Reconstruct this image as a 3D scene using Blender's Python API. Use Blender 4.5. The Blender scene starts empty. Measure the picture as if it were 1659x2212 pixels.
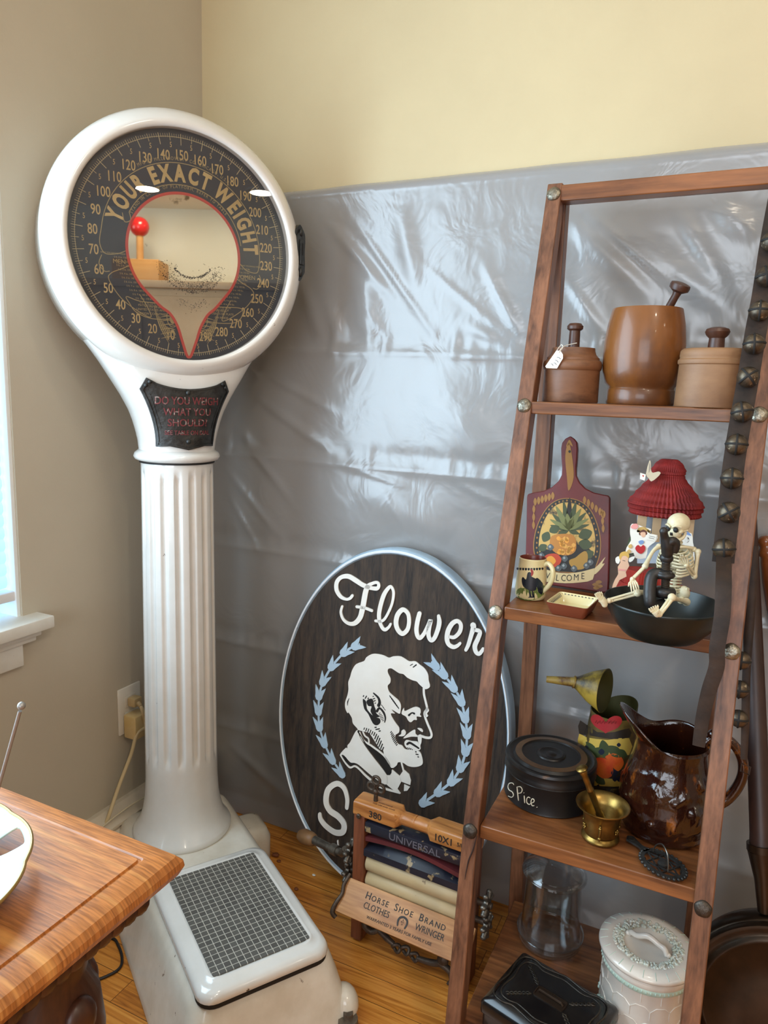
import bpy, bmesh, math, random
from mathutils import Vector as V, Matrix as M, noise as NZ
PI = math.pi
R = math.radians
rnd = random.Random(7)
scn = bpy.context.scene
COL = scn.collection
# ------------------------------------------------------------------ camera
F, YAW, PITCH, ROLL, HC = 1548.1, 0.44249, 0.16613, -0.03348, 1.16
FW = V((-math.sin(YAW)*math.cos(PITCH), math.cos(YAW)*math.cos(PITCH), -math.sin(PITCH)))
_r0 = V((math.cos(YAW), math.sin(YAW), 0)); _d0 = FW.cross(_r0)
RT = _r0*math.cos(ROLL) + _d0*math.sin(ROLL)
DN = _d0*math.cos(ROLL) - _r0*math.sin(ROLL)
CAM = V((0, 0, HC))
cd = bpy.data.cameras.new('camera'); cam = bpy.data.objects.new('camera', cd); COL.objects.link(cam)
cd.sensor_fit = 'HORIZONTAL'; cd.sensor_width = 36.0; cd.lens = 36.0*F/1659.0; cd.clip_start = 0.02
cam.matrix_world = M(((RT.x, -DN.x, -FW.x, 0), (RT.y, -DN.y, -FW.y, 0), (RT.z, -DN.z, -FW.z, HC), (0, 0, 0, 1)))
scn.camera = cam
# ------------------------------------------------------------------ view, world
vs = scn.view_settings
scn.display_settings.display_device = 'sRGB'
vs.view_transform = 'Standard'; vs.look = 'None'; vs.gamma = 1.0; vs.use_curve_mapping = False
vs.exposure = -0.12
w = bpy.data.worlds.new('world'); scn.world = w; w.use_nodes = True
w.node_tree.nodes['Background'].inputs[0].default_value = (0.75, 0.85, 1.0, 1)
w.node_tree.nodes['Background'].inputs[1].default_value = 0.3
# ------------------------------------------------------------------ lights of the room
def area(name, loc, tgt, sx, sy, power, col):
    l = bpy.data.lights.new(name, 'AREA'); l.shape = 'RECTANGLE'; l.size = sx; l.size_y = sy
    l.energy = power; l.color = col
    o = bpy.data.objects.new(name, l); COL.objects.link(o); o.location = loc
    o.rotation_euler = (V(tgt)-V(loc)).to_track_quat('-Z', 'Y').to_euler(); return o
# daylight entering by the window behind the camera and by the side window
area('daylight_window_front', (0.35, -2.95, 1.5), (0.3, 1.5, 1.0), 2.2, 1.5, 46, (0.86, 0.93, 1.0))
area('daylight_window_left', (-1.215, 0.21, 1.35), (0.0, 0.21, 1.35), 1.3, 1.2, 40, (0.66, 0.84, 1.0))
CEIL_LAMPS = [(1.0, -0.35), (2.59, -0.18), (2.61, 0.576), (0.2, 0.5), (1.9, -1.6)]
CEIL_POW = [14, 5, 5, 4, 6]
WARM = (1.0, 0.88, 0.70)
for (x, y), pw in zip(CEIL_LAMPS, CEIL_POW):
    l = bpy.data.lights.new('ceiling_lamp_light', 'AREA'); l.shape = 'DISK'; l.size = 0.15; l.energy = pw; l.color = WARM
    o = bpy.data.objects.new('ceiling_lamp_light', l); COL.objects.link(o); o.location = (x, y, 2.435)

# ------------------------------------------------------------------ helpers
def T(x, y=0, z=0): return M.Translation((x, y, z))
def RX(a): return M.Rotation(R(a), 4, 'X')
def RY(a): return M.Rotation(R(a), 4, 'Y')
def RZ(a): return M.Rotation(R(a), 4, 'Z')
def SC(x, y=None, z=None):
    return M.Diagonal((x, x if y is None else y, x if z is None else z, 1))
FR = RX(90)                                  # drawing plane XY -> vertical plane facing -Y
def ray(px, py): return RT*((px-829.5)/F) + DN*((py-1106)/F) + FW
def UY(px, py, Y): v = ray(px, py); return CAM + v*(Y/v.y)
def UX(px, py, X): v = ray(px, py); return CAM + v*(X/v.x)
def UZ(px, py, Z): v = ray(px, py); return CAM + v*((Z-HC)/v.z)
def UP(px, py, mat):                         # point of plane z=0 of mat, in mat's own x,y
    im = mat.inverted(); o = im @ CAM; d = im.to_3x3() @ ray(px, py)
    t = -o.z/d.z; p = o + d*t; return (p.x, p.y)
def catmull(pts, n=6, closed=False):
    P = [V(p) for p in pts]; out = []; k = len(P)
    rng = range(k) if closed else range(k-1)
    for i in rng:
        if closed: a, b, c, d = P[i-1], P[i], P[(i+1) % k], P[(i+2) % k]
        else: a, b, c, d = P[max(i-1, 0)], P[i], P[i+1], P[min(i+2, k-1)]
        for j in range(n):
            t = j/n; t2 = t*t; t3 = t2*t
            out.append(0.5*((2*b)+(c-a)*t+(2*a-5*b+4*c-d)*t2+(3*b-a-3*c+d)*t3))
    if not closed: out.append(P[-1])
    return out
def lerp(a, b, t): return a+(b-a)*t
def interp(x, tab):
    if x <= tab[0][0]: return tab[0][1]
    for (x0, y0), (x1, y1) in zip(tab, tab[1:]):
        if x <= x1: return y0+(y1-y0)*(x-x0)/(x1-x0)
    return tab[-1][1]
def ell(cx, cy, a, b=None, n=20, rot=0):
    b = a if b is None else b; c, s = math.cos(R(rot)), math.sin(R(rot))
    return [(cx+c*a*math.cos(2*PI*i/n)-s*b*math.sin(2*PI*i/n), cy+s*a*math.cos(2*PI*i/n)+c*b*math.sin(2*PI*i/n)) for i in range(n)]
_tcache = {}
def text_geo(s, ext, off, al):
    key = (s, ext, off, al)
    if key not in _tcache:
        cu = bpy.data.curves.new('t', 'FONT'); cu.body = s; cu.size = 1; cu.extrude = ext/2; cu.offset = off
        cu.align_x = al; cu.resolution_u = 3
        o = bpy.data.objects.new('t', cu); COL.objects.link(o)
        dg = bpy.context.evaluated_depsgraph_get(); me = o.evaluated_get(dg).to_mesh()
        _tcache[key] = ([v.co.copy() for v in me.vertices], [tuple(p.vertices) for p in me.polygons])
        o.evaluated_get(dg).to_mesh_clear(); bpy.data.objects.remove(o); bpy.data.curves.remove(cu)
    return _tcache[key]
class MB:
    def __init__(s): s.bm = bmesh.new(); s.mi = 0; s.m = M.Identity(4)
    def raw(s, vs_, fs, m=None, fn=None, slice_=None):
        mm = M.Identity(4) if m is None else m
        b = bmesh.new()
        vv = [b.verts.new(mm @ V((v[0], v[1], v[2]))) for v in vs_]
        for f in fs:
            try: b.faces.new([vv[i] for i in f])
            except ValueError: pass
        if slice_:
            for ax, st in slice_:
                lo = min(v.co[ax] for v in b.verts); hi = max(v.co[ax] for v in b.verts)
                no = V((0, 0, 0)); no[ax] = 1
                bmesh.ops.triangulate(b, faces=[f for f in b.faces if len(f.verts) > 4])
                k = math.ceil(lo/st)
                while k*st < hi:
                    p = V((0, 0, 0)); p[ax] = k*st
                    bmesh.ops.bisect_plane(b, geom=b.verts[:]+b.edges[:]+b.faces[:], plane_co=p, plane_no=no); k += 1
        idx = {}
        for v in b.verts:
            co = fn(v.co) if fn else v.co
            idx[v] = s.bm.verts.new(s.m @ V(co))
        for f in b.faces:
            try:
                nf = s.bm.faces.new([idx[v] for v in f.verts]); nf.material_index = s.mi
            except ValueError: pass
        b.free()
    def bmadd(s, b, m=None, fn=None):
        b.verts.index_update()
        s.raw([v.co for v in b.verts], [[v.index for v in f.verts] for f in b.faces], m, fn); b.free()
    def box(s, c, d, m=None, bev=0.0, seg=2, fn=None):
        b = bmesh.new(); bmesh.ops.create_cube(b, size=1)
        for v in b.verts: v.co = V((v.co.x*d[0], v.co.y*d[1], v.co.z*d[2]))
        if bev > 0: bmesh.ops.bevel(b, geom=b.edges[:], offset=bev, segments=seg, profile=0.5, affect='EDGES')
        mm = T(*c) if m is None else m @ T(*c)
        s.bmadd(b, mm, fn)
    def lathe(s, prof, m=None, seg=40, rf=None, fn=None, caps=True):
        vs_, fs = [], []
        n = len(prof)
        for i, (r, z) in enumerate(prof):
            for j in range(seg):
                a = 2*PI*j/seg; rr = rf(a, z, r) if rf else r
                vs_.append((rr*math.cos(a), rr*math.sin(a), z))
        for i in range(n-1):
            for j in range(seg):
                k = (j+1) % seg; fs.append((i*seg+j, i*seg+k, (i+1)*seg+k, (i+1)*seg+j))
        if caps and prof[0][0] > 1e-5: fs.append(tuple(range(seg))[::-1])
        if caps and prof[-1][0] > 1e-5: fs.append(tuple((n-1)*seg+j for j in range(seg)))
        s.raw(vs_, fs, m, fn)
    def shell(s, prof, m=None, seg=40, rf=None, fn=None):       # lathe without end caps, closed section (profile loops)
        vs_, fs = [], []; n = len(prof)
        for (r, z) in prof:
            for j in range(seg):
                a = 2*PI*j/seg; rr = rf(a, z, r) if rf else r
                vs_.append((rr*math.cos(a), rr*math.sin(a), z))
        for i in range(n):
            i2 = (i+1) % n
            for j in range(seg):
                k = (j+1) % seg; fs.append((i*seg+j, i*seg+k, i2*seg+k, i2*seg+j))
        s.raw(vs_, fs, m, fn)
    def tube(s, pts, rad, seg=10, closed=False, fl=1.0, m=None, up=None, fn=None):
        P = [V(p) for p in pts]; n = len(P)
        rd = rad if isinstance(rad, (list, tuple)) else [rad]*n
        if len(rd) != n: rd = [interp(i/(n-1), [(k/(len(rd)-1), q) for k, q in enumerate(rd)]) for i in range(n)]
        vs_, fs = [], []; u = None
        for i in range(n):
            if closed: t = (P[(i+1) % n]-P[i-1])
            else: t = P[min(i+1, n-1)]-P[max(i-1, 0)]
            if t.length < 1e-9: t = V((0, 0, 1))
            t.normalize()
            if u is None:
                ref = V(up) if up is not None else (V((0, 0, 1)) if abs(t.z) < 0.9 else V((1, 0, 0)))
                u = ref - t*ref.dot(t)
            else: u = u - t*u.dot(t)
            if u.length < 1e-6: u = t.orthogonal()
            u.normalize(); b = t.cross(u)
            for j in range(seg):
                a = 2*PI*j/seg; vs_.append(P[i]+(u*math.cos(a)*fl+b*math.sin(a))*rd[i])
        for i in range(n if closed else n-1):
            i2 = (i+1) % n
            for j in range(seg):
                k = (j+1) % seg; fs.append((i*seg+j, i*seg+k, i2*seg+k, i2*seg+j))
        if not closed:
            fs.append(tuple(range(seg))[::-1]); fs.append(tuple((n-1)*seg+j for j in range(seg)))
        s.raw(vs_, fs, m, fn)
    def cyl(s, a, b, r0, r1=None, seg=20, m=None):
        s.tube([a, b], [r0, r0 if r1 is None else r1], seg, m=m)
    def ball(s, c, r, m=None, su=16, sv=10, fn=None):
        r = (r, r, r) if not isinstance(r, (tuple, list)) else r
        b = bmesh.new(); bmesh.ops.create_uvsphere(b, u_segments=su, v_segments=sv, radius=1)
        mm = T(*c) @ M.Diagonal((r[0], r[1], r[2], 1)); s.bmadd(b, mm if m is None else m @ mm, fn)
    def prism(s, pts, h, m=None, z0=0.0, fn=None, slice_=None):
        q = []
        for p in pts:
            if not q or (abs(p[0]-q[-1][0])+abs(p[1]-q[-1][1])) > 1e-7: q.append(p)
        n = len(q)
        vs_ = [(p[0], p[1], z0) for p in q]+[(p[0], p[1], z0+h) for p in q]
        fs = [tuple(range(n))[::-1], tuple(range(n, 2*n))]+[(i, (i+1) % n, n+(i+1) % n, n+i) for i in range(n)]
        s.raw(vs_, fs, m, fn, slice_)
    def ribbon(s, pts, w, h, m=None, z0=0.0, closed=False, fn=None, cap=True, slice_=None):
        P = [V((p[0], p[1])) for p in pts]; n = len(P)
        wd = w if isinstance(w, (list, tuple)) else [w]*n
        if len(wd) != n: wd = [interp(i/(n-1), [(k/(len(wd)-1), q) for k, q in enumerate(wd)]) for i in range(n)]
        Lf, Rt = [], []
        for i in range(n):
            t = (P[(i+1) % n]-P[i-1]) if closed else (P[min(i+1, n-1)]-P[max(i-1, 0)])
            if t.length < 1e-9: t = V((1, 0))
            t.normalize(); nn = V((-t.y, t.x))*wd[i]/2
            Lf.append(P[i]+nn); Rt.append(P[i]-nn)
        vs_, fs = [], []
        for z in (z0, z0+h):
            vs_ += [(p.x, p.y, z) for p in Lf]; vs_ += [(p.x, p.y, z) for p in Rt]
        k = 2*n
        for i in range(n if closed else n-1):
            j = (i+1) % n
            fs += [(i, j, n+j, n+i), (k+i, k+n+i, k+n+j, k+j), (i, k+i, k+j, j), (n+i, n+j, k+n+j, k+n+i)]
        if not closed: fs += [(0, n, k+n, k), (n-1, k+n-1, k+2*n-1, 2*n-1)]
        s.raw(vs_, fs, m, fn, slice_)
        if not closed and cap:
            for i in (0, n-1): s.prism(ell(P[i].x, P[i].y, wd[i]/2, n=12), h*0.98, m, z0, fn, slice_)
    def text(s, t, size, m, ext=0.001, al='CENTER', xs=1.0, off=0.0, fn=None, slice_=None):
        vs_, fs = text_geo(t, ext/size, off, al)
        mm = m @ SC(size*xs, size, size)
        s.raw(vs_, fs, mm, fn, slice_)
    def arctext(s, t, size, r, a0, m, ext=0.001, xs=1.0, off=0.0, gap=0.12, a1=None, flip=False):
        ws = []
        for ch in t:
            if ch == ' ': ws.append(0.32); continue
            vs_, fs = text_geo(ch, ext/size, off, 'LEFT')
            ws.append(max(v.x for v in vs_))
        tot = sum(ws)*size*xs + gap*size*xs*(len(t)-1)
        if a1 is not None:
            xs2 = (R(a1-a0)*r)/(tot/xs); k = xs2/xs
        else: k = 1
        pos = -tot*k/2 if a1 is None else 0
        base = a0
        for ch, wd in zip(t, ws):
            cw = wd*size*xs*k
            if ch != ' ':
                mid = (pos+cw/2)/r; a = math.degrees(mid)+base
                s.text(ch, size, m @ RZ(-a) @ T(-cw/2, r, 0), ext, 'LEFT', xs*k, off)
            pos += cw+gap*size*xs*k
    def build(s, name, mats, parent=None, ang=38, loc=None, bevel=None, sub=None, dbl=1e-6):
        bmesh.ops.remove_doubles(s.bm, verts=s.bm.verts, dist=dbl)
        bmesh.ops.dissolve_degenerate(s.bm, edges=s.bm.edges, dist=1e-7)
        bmesh.ops.recalc_face_normals(s.bm, faces=s.bm.faces)
        me = bpy.data.meshes.new(name); s.bm.to_mesh(me); s.bm.free()
        if not isinstance(mats, (list, tuple)): mats = [mats]
        for m in mats: me.materials.append(m)
        if ang:
            me.polygons.foreach_set('use_smooth', [True]*len(me.polygons)); me.set_sharp_from_angle(angle=R(ang))
        o = bpy.data.objects.new(name, me); COL.objects.link(o)
        if parent: o.parent = parent
        if loc is not None: o.location = loc
        if sub:
            md = o.modifiers.new('s', 'SUBSURF'); md.levels = sub; md.render_levels = sub
        if bevel:
            md = o.modifiers.new('b', 'BEVEL'); md.width = bevel; md.segments = 2; md.limit_method = 'ANGLE'; md.angle_limit = R(40)
        return o
def thing(name, label, cat, loc=(0, 0, 0), rz=0, group=None):
    o = bpy.data.objects.new(name, None); COL.objects.link(o); o.empty_display_size = 0.05
    o.location = loc; o.rotation_euler = (0, 0, R(rz)); o['label'] = label; o['category'] = cat
    if group: o['group'] = group
    return o
def tag(o, label, cat, group=None):
    o['label'] = label; o['category'] = cat
    if group: o['group'] = group
    return o
def struct(o): o['kind'] = 'structure'; return o
# ------------------------------------------------------------------ materials
def s2l(c):
    return tuple((x/12.92 if x <= 0.04045 else ((x+0.055)/1.055)**2.4) for x in (v/255.0 for v in c))
def newmat(name):
    m = bpy.data.materials.new(name); m.use_nodes = True
    return m, m.node_tree.nodes, m.node_tree.links, m.node_tree.nodes['Principled BSDF']
def P_(b, k, v):
    b.inputs[k].default_value = v
def mat(name, c, rough=0.5, metal=0.0, c2=None, nscale=20, stretch=(1, 1, 1), bump=0.0, bscale=None, coat=0.0, spec=0.5, contrast=(0.35, 0.65), detail=6, c3=None, spots=None, sss=0.0):
    m, n, l, b = newmat(name); c = s2l(c)
    P_(b, 'Roughness', rough); P_(b, 'Metallic', metal); P_(b, 'Specular IOR Level', spec); P_(b, 'Coat Weight', coat); P_(b, 'Coat Roughness', 0.08)
    P_(b, 'Base Color', (*c, 1))
    if sss: P_(b, 'Subsurface Weight', sss); P_(b, 'Subsurface Radius', (0.01, 0.006, 0.003)); P_(b, 'Subsurface Scale', 0.3)
    tc = n.new('ShaderNodeTexCoord'); mp = n.new('ShaderNodeMapping'); mp.inputs['Scale'].default_value = stretch
    l.new(tc.outputs['Object'], mp.inputs[0])
    col = None
    if c2 is not None:
        nz = n.new('ShaderNodeTexNoise'); nz.inputs['Scale'].default_value = nscale; nz.inputs['Detail'].default_value = detail; nz.inputs['Roughness'].default_value = 0.62
        l.new(mp.outputs[0], nz.inputs['Vector'])
        cr = n.new('ShaderNodeValToRGB'); cr.color_ramp.elements[0].position = contrast[0]; cr.color_ramp.elements[1].position = contrast[1]
        cr.color_ramp.elements[0].color = (*c, 1); cr.color_ramp.elements[1].color = (*s2l(c2), 1)
        if c3 is not None:
            e = cr.color_ramp.elements.new((contrast[0]+contrast[1])/2); e.color = (*s2l(c3), 1)
        l.new(nz.outputs['Fac'], cr.inputs[0]); col = cr.outputs[0]
    if spots is not None:                                         # (colour, scale, threshold): wear spots and chips
        ns = n.new('ShaderNodeTexNoise'); ns.inputs['Scale'].default_value = spots[1]; ns.inputs['Detail'].default_value = 8
        l.new(tc.outputs['Object'], ns.inputs['Vector'])
        rr = n.new('ShaderNodeValToRGB'); rr.color_ramp.elements[0].position = spots[2]; rr.color_ramp.elements[1].position = spots[2]+0.04
        l.new(ns.outputs['Fac'], rr.inputs[0])
        mx = n.new('ShaderNodeMix'); mx.data_type = 'RGBA'
        l.new(rr.outputs[0], mx.inputs['Factor'])
        if col: l.new(col, mx.inputs['A'])
        else: mx.inputs['A'].default_value = (*c, 1)
        mx.inputs['B'].default_value = (*s2l(spots[0]), 1); col = mx.outputs['Result']
    if col: l.new(col, b.inputs['Base Color'])
    if bump:
        nb = n.new('ShaderNodeTexNoise'); nb.inputs['Scale'].default_value = bscale or nscale; nb.inputs['Detail'].default_value = 4
        l.new(mp.outputs[0], nb.inputs['Vector'])
        bp = n.new('ShaderNodeBump'); bp.inputs['Strength'].default_value = bump; bp.inputs['Distance'].default_value = 0.004
        l.new(nb.outputs['Fac'], bp.inputs['Height']); l.new(bp.outputs[0], b.inputs['Normal'])
    return m
def wood(name, dark, light, axis='X', scale=1.0, rough=0.4, bump=0.12, rings=0.5, coat=0.0, blotch=None):
    m, n, l, b = newmat(name)
    tc = n.new('ShaderNodeTexCoord'); mp = n.new('ShaderNodeMapping')
    st = {'X': (1.2, 14, 14), 'Y': (14, 1.2, 14), 'Z': (14, 14, 1.2)}[axis]
    mp.inputs['Scale'].default_value = tuple(v*scale for v in st)
    l.new(tc.outputs['Object'], mp.inputs[0])
    n1 = n.new('ShaderNodeTexNoise'); n1.inputs['Scale'].default_value = 2.2; n1.inputs['Detail'].default_value = 7; n1.inputs['Distortion'].default_value = 0.6; n1.inputs['Roughness'].default_value = 0.6
    n2 = n.new('ShaderNodeTexNoise'); n2.inputs['Scale'].default_value = 14; n2.inputs['Detail'].default_value = 3
    l.new(mp.outputs[0], n1.inputs['Vector']); l.new(mp.outputs[0], n2.inputs['Vector'])
    ad = n.new('ShaderNodeMath'); ad.operation = 'MULTIPLY_ADD'; ad.inputs[1].default_value = 0.35
    l.new(n2.outputs['Fac'], ad.inputs[0]); l.new(n1.outputs['Fac'], ad.inputs[2])
    cr = n.new('ShaderNodeValToRGB'); cr.color_ramp.elements[0].position = 0.47; cr.color_ramp.elements[1].position = 0.86
    cr.color_ramp.elements[0].color = (*s2l(dark), 1); cr.color_ramp.elements[1].color = (*s2l(light), 1)
    l.new(ad.outputs[0], cr.inputs[0]); col = cr.outputs[0]
    if blotch is not None:
        nb = n.new('ShaderNodeTexNoise'); nb.inputs['Scale'].default_value = blotch[1]; nb.inputs['Detail'].default_value = 4
        l.new(tc.outputs['Object'], nb.inputs['Vector'])
        rr = n.new('ShaderNodeValToRGB'); rr.color_ramp.elements[0].position = blotch[2]; rr.color_ramp.elements[1].position = blotch[2]+0.18
        l.new(nb.outputs['Fac'], rr.inputs[0])
        mx = n.new('ShaderNodeMix'); mx.data_type = 'RGBA'; l.new(rr.outputs[0], mx.inputs['Factor']); l.new(col, mx.inputs['A'])
        mx.inputs['B'].default_value = (*s2l(blotch[0]), 1); col = mx.outputs['Result']
    l.new(col, b.inputs['Base Color'])
    P_(b, 'Roughness', rough); P_(b, 'Coat Weight', coat); P_(b, 'Coat Roughness', 0.15)
    bp = n.new('ShaderNodeBump'); bp.inputs['Strength'].default_value = bump; bp.inputs['Distance'].default_value = 0.003
    l.new(ad.outputs[0], bp.inputs['Height']); l.new(bp.outputs[0], b.inputs['Normal'])
    return m
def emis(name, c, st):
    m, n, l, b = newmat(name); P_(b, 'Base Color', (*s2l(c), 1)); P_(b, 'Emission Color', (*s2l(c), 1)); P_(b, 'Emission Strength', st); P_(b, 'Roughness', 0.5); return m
def thinglass(name, tint=(1, 1, 1), k=0.9, f0=1.0, rough=0.0):
    m, n, l, b = newmat(name); out = n['Material Output']; n.remove(b)
    tr = n.new('ShaderNodeBsdfTransparent'); tr.inputs[0].default_value = (tint[0]*k, tint[1]*k, tint[2]*k, 1)
    gl = n.new('ShaderNodeBsdfGlossy'); gl.inputs['Roughness'].default_value = rough
    lw = n.new('ShaderNodeLayerWeight'); lw.inputs[0].default_value = 0.5
    pw = n.new('ShaderNodeMath'); pw.operation = 'POWER'; pw.inputs[1].default_value = 2.2; l.new(lw.outputs['Facing'], pw.inputs[0])
    ma = n.new('ShaderNodeMath'); ma.operation = 'MULTIPLY_ADD'; ma.inputs[1].default_value = 0.85; ma.inputs[2].default_value = 0.05*f0; l.new(pw.outputs[0], ma.inputs[0])
    mx = n.new('ShaderNodeMixShader'); l.new(ma.outputs[0], mx.inputs[0]); l.new(tr.outputs[0], mx.inputs[1]); l.new(gl.outputs[0], mx.inputs[2])
    l.new(mx.outputs[0], out.inputs[0]); return m
# ------------------------------------------------------------------ setting
XL, YB, XR, YF, ZC = -1.2375, 1.5, 3.15, -3.05, 2.45
M_paint = mat('wall_paint', (208, 191, 152), 0.75, c2=(202, 185, 147), nscale=3, bump=0.04, bscale=260)
M_paint2 = mat('wall_paint_left_greyed', (197, 186, 166), 0.75, c2=(191, 180, 160), nscale=3, bump=0.05, bscale=200)  # same paint as the back wall, greyed for the cooler light there
M_white = mat('white_trim_paint', (232, 228, 218), 0.4, c2=(222, 216, 204), nscale=12, spots=((120, 100, 80), 60, 0.72))
M_ceil = mat('ceiling_paint', (226, 220, 208), 0.9)
def floor_mat():
    m, n, l, b = newmat('oak_strip_floor')
    tc = n.new('ShaderNodeTexCoord'); br = n.new('ShaderNodeTexBrick')
    br.inputs['Scale'].default_value = 1; br.inputs['Brick Width'].default_value = 0.95; br.inputs['Row Height'].default_value = 0.0575
    br.inputs['Mortar Size'].default_value = 0.0007; br.inputs['Mortar Smooth'].default_value = 0.3; br.offset = 0.37
    br.inputs['Color1'].default_value = (0, 0, 0, 1); br.inputs['Color2'].default_value = (1, 1, 1, 1); br.inputs['Mortar'].default_value = (0.5, 0.5, 0.5, 1)
    l.new(tc.outputs['Object'], br.inputs['Vector'])
    mp = n.new('ShaderNodeMapping'); mp.inputs['Scale'].default_value = (2.2, 40, 1)
    l.new(tc.outputs['Object'], mp.inputs[0])
    n1 = n.new('ShaderNodeTexNoise'); n1.inputs['Scale'].default_value = 2.5; n1.inputs['Detail'].default_value = 8; n1.inputs['Distortion'].default_value = 1.2
    av = n.new('ShaderNodeVectorMath'); av.operation = 'MULTIPLY_ADD'; av.inputs[1].default_value = (9, 9, 9)
    l.new(br.outputs['Color'], av.inputs[0]); l.new(mp.outputs[0], av.inputs[2]); l.new(av.outputs[0], n1.inputs['Vector'])
    ad = n.new('ShaderNodeMath'); ad.operation = 'MULTIPLY_ADD'; ad.inputs[1].default_value = 0.16
    l.new(br.outputs['Color'], ad.inputs[0]); l.new(n1.outputs['Fac'], ad.inputs[2])
    cr = n.new('ShaderNodeValToRGB'); cr.color_ramp.elements[0].position = 0.3; cr.color_ramp.elements[1].position = 0.82
    cr.color_ramp.elements[0].color = (*s2l((140, 78, 26)), 1); cr.color_ramp.elements[1].color = (*s2l((224, 158, 74)), 1)
    e = cr.color_ramp.elements.new(0.55); e.color = (*s2l((196, 124, 48)), 1)
    l.new(ad.outputs[0], cr.inputs[0])
    mx = n.new('ShaderNodeMix'); mx.data_type = 'RGBA'; mx.inputs['B'].default_value = (*s2l((70, 38, 14)), 1)
    l.new(br.outputs['Fac'], mx.inputs['Factor']); l.new(cr.outputs[0], mx.inputs['A']); l.new(mx.outputs['Result'], b.inputs['Base Color'])
    P_(b, 'Roughness', 0.3); P_(b, 'Coat Weight', 0.25); P_(b, 'Coat Roughness', 0.2)
    bp = n.new('ShaderNodeBump'); bp.inputs['Strength'].default_value = 0.12; bp.inputs['Distance'].default_value = 0.002
    l.new(n1.outputs['Fac'], bp.inputs['Height']); l.new(bp.outputs[0], b.inputs['Normal'])
    return m
M_floor = floor_mat()
b = MB(); b.box(((XL+XR)/2, (YF+YB)/2, -0.05), (XR-XL+0.4, YB-YF+0.4, 0.1)); struct(b.build('floor', M_floor, ang=0))
b = MB(); b.box(((XL+XR)/2, (YF+YB)/2, ZC+0.05), (XR-XL+0.4, YB-YF+0.4, 0.1)); struct(b.build('ceiling', M_ceil, ang=0))
b = MB(); b.box(((XL+XR)/2, YB+0.06, ZC/2), (XR-XL+0.3, 0.12, ZC)); struct(b.build('wall_back', M_paint, ang=0))
b = MB(); b.box((XR+0.06, (YF+YB)/2, ZC/2), (0.12, YB-YF, ZC)); struct(b.build('wall_right', mat('wall_paint_right', (226, 224, 212), 0.8), ang=0))
# front wall with its window opening
b = MB(); wx0, wx1, wz0, wz1 = -0.80, 1.50, 0.7, 2.25
b.box(((XL+wx0)/2, YF-0.06, ZC/2), (wx0-XL, 0.12, ZC)); b.box(((XR+wx1)/2, YF-0.06, ZC/2), (XR-wx1, 0.12, ZC))
b.box(((wx0+wx1)/2, YF-0.06, wz0/2), (wx1-wx0, 0.12, wz0)); b.box(((wx0+wx1)/2, YF-0.06, (wz1+ZC)/2), (wx1-wx0, 0.12, ZC-wz1))
struct(b.build('wall_front', M_paint, ang=0))
wf = struct(thing('window_2', 'wide white window behind the viewer', 'window', ((wx0+wx1)/2, YF-0.06, wz0))); del wf['label'], wf['category']
b = MB()
for x in (-1.15, 0, 1.15): b.box((x*0.98, 0, 0.775), (0.05, 0.08, 1.55))
for z in (0.025, 1.525): b.box((0, 0, z), (2.3, 0.08, 0.05))
b.build('window_frame', M_white, wf)
b = MB(); b.box((0, -0.02, 0.775), (2.25, 0.006, 1.5)); b.build('window_pane', emis('daylight_pane', (225, 238, 255), 2.0), wf)
# left wall and its window
oy0, oy1, oz0, oz1 = -0.95, 0.938, 0.690, 2.05
b = MB()
b.box((XL-0.08, (YF+oy0)/2, ZC/2), (0.16, oy0-YF, ZC)); b.box((XL-0.08, (YB+oy1)/2, ZC/2), (0.16, YB-oy1, ZC))
b.box((XL-0.08, (oy0+oy1)/2, oz0/2), (0.16, oy1-oy0, oz0)); b.box((XL-0.08, (oy0+oy1)/2, (oz1+ZC)/2), (0.16, oy1-oy0, ZC-oz1))
struct(b.build('wall_left', M_paint2, ang=0))
w1 = struct(thing('window_1', 'x', 'x', (XL, (oy0+oy1)/2, oz0))); del w1['label'], w1['category']
L_ = oy1-oy0; H_ = oz1-oz0
M_frame = mat('window_frame_paint', (238, 244, 246), 0.35)
b = MB()
b.box((-0.08, L_/2-0.004, H_/2), (0.15, 0.008, H_)); b.box((-0.08, -L_/2+0.004, H_/2), (0.15, 0.008, H_)); b.box((-0.08, 0, H_-0.004), (0.15, L_, 0.008))
for y in (-L_/2+0.03, 0, L_/2-0.03): b.box((-0.13, y, H_/2), (0.03, 0.045, H_-0.01))
b.build('window_frame', M_frame, w1, bevel=0.001)
b = MB(); b.box((-0.145, 0, H_/2), (0.005, L_-0.02, H_-0.02)); b.build('window_pane', emis('bright_sky_pane', (180, 225, 255), 3.0), w1)
b = MB()                                                       # sill with horn, moulding and apron
b.box((-0.056, 0.008, -0.0095), (0.208, L_+0.056, 0.025), bev=0.003)
b.box((0.012, 0.0, -0.031), (0.034, L_+0.040, 0.012), bev=0.003); b.box((0.008, 0.0, -0.043), (0.022, L_+0.03, 0.012), bev=0.003)
b.build('window_sill', M_white, w1)
b = MB(); b.box((0.006, -0.006, -0.072), (0.012, L_-0.01, 0.046), bev=0.002); b.build('window_apron', M_white, w1)
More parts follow.
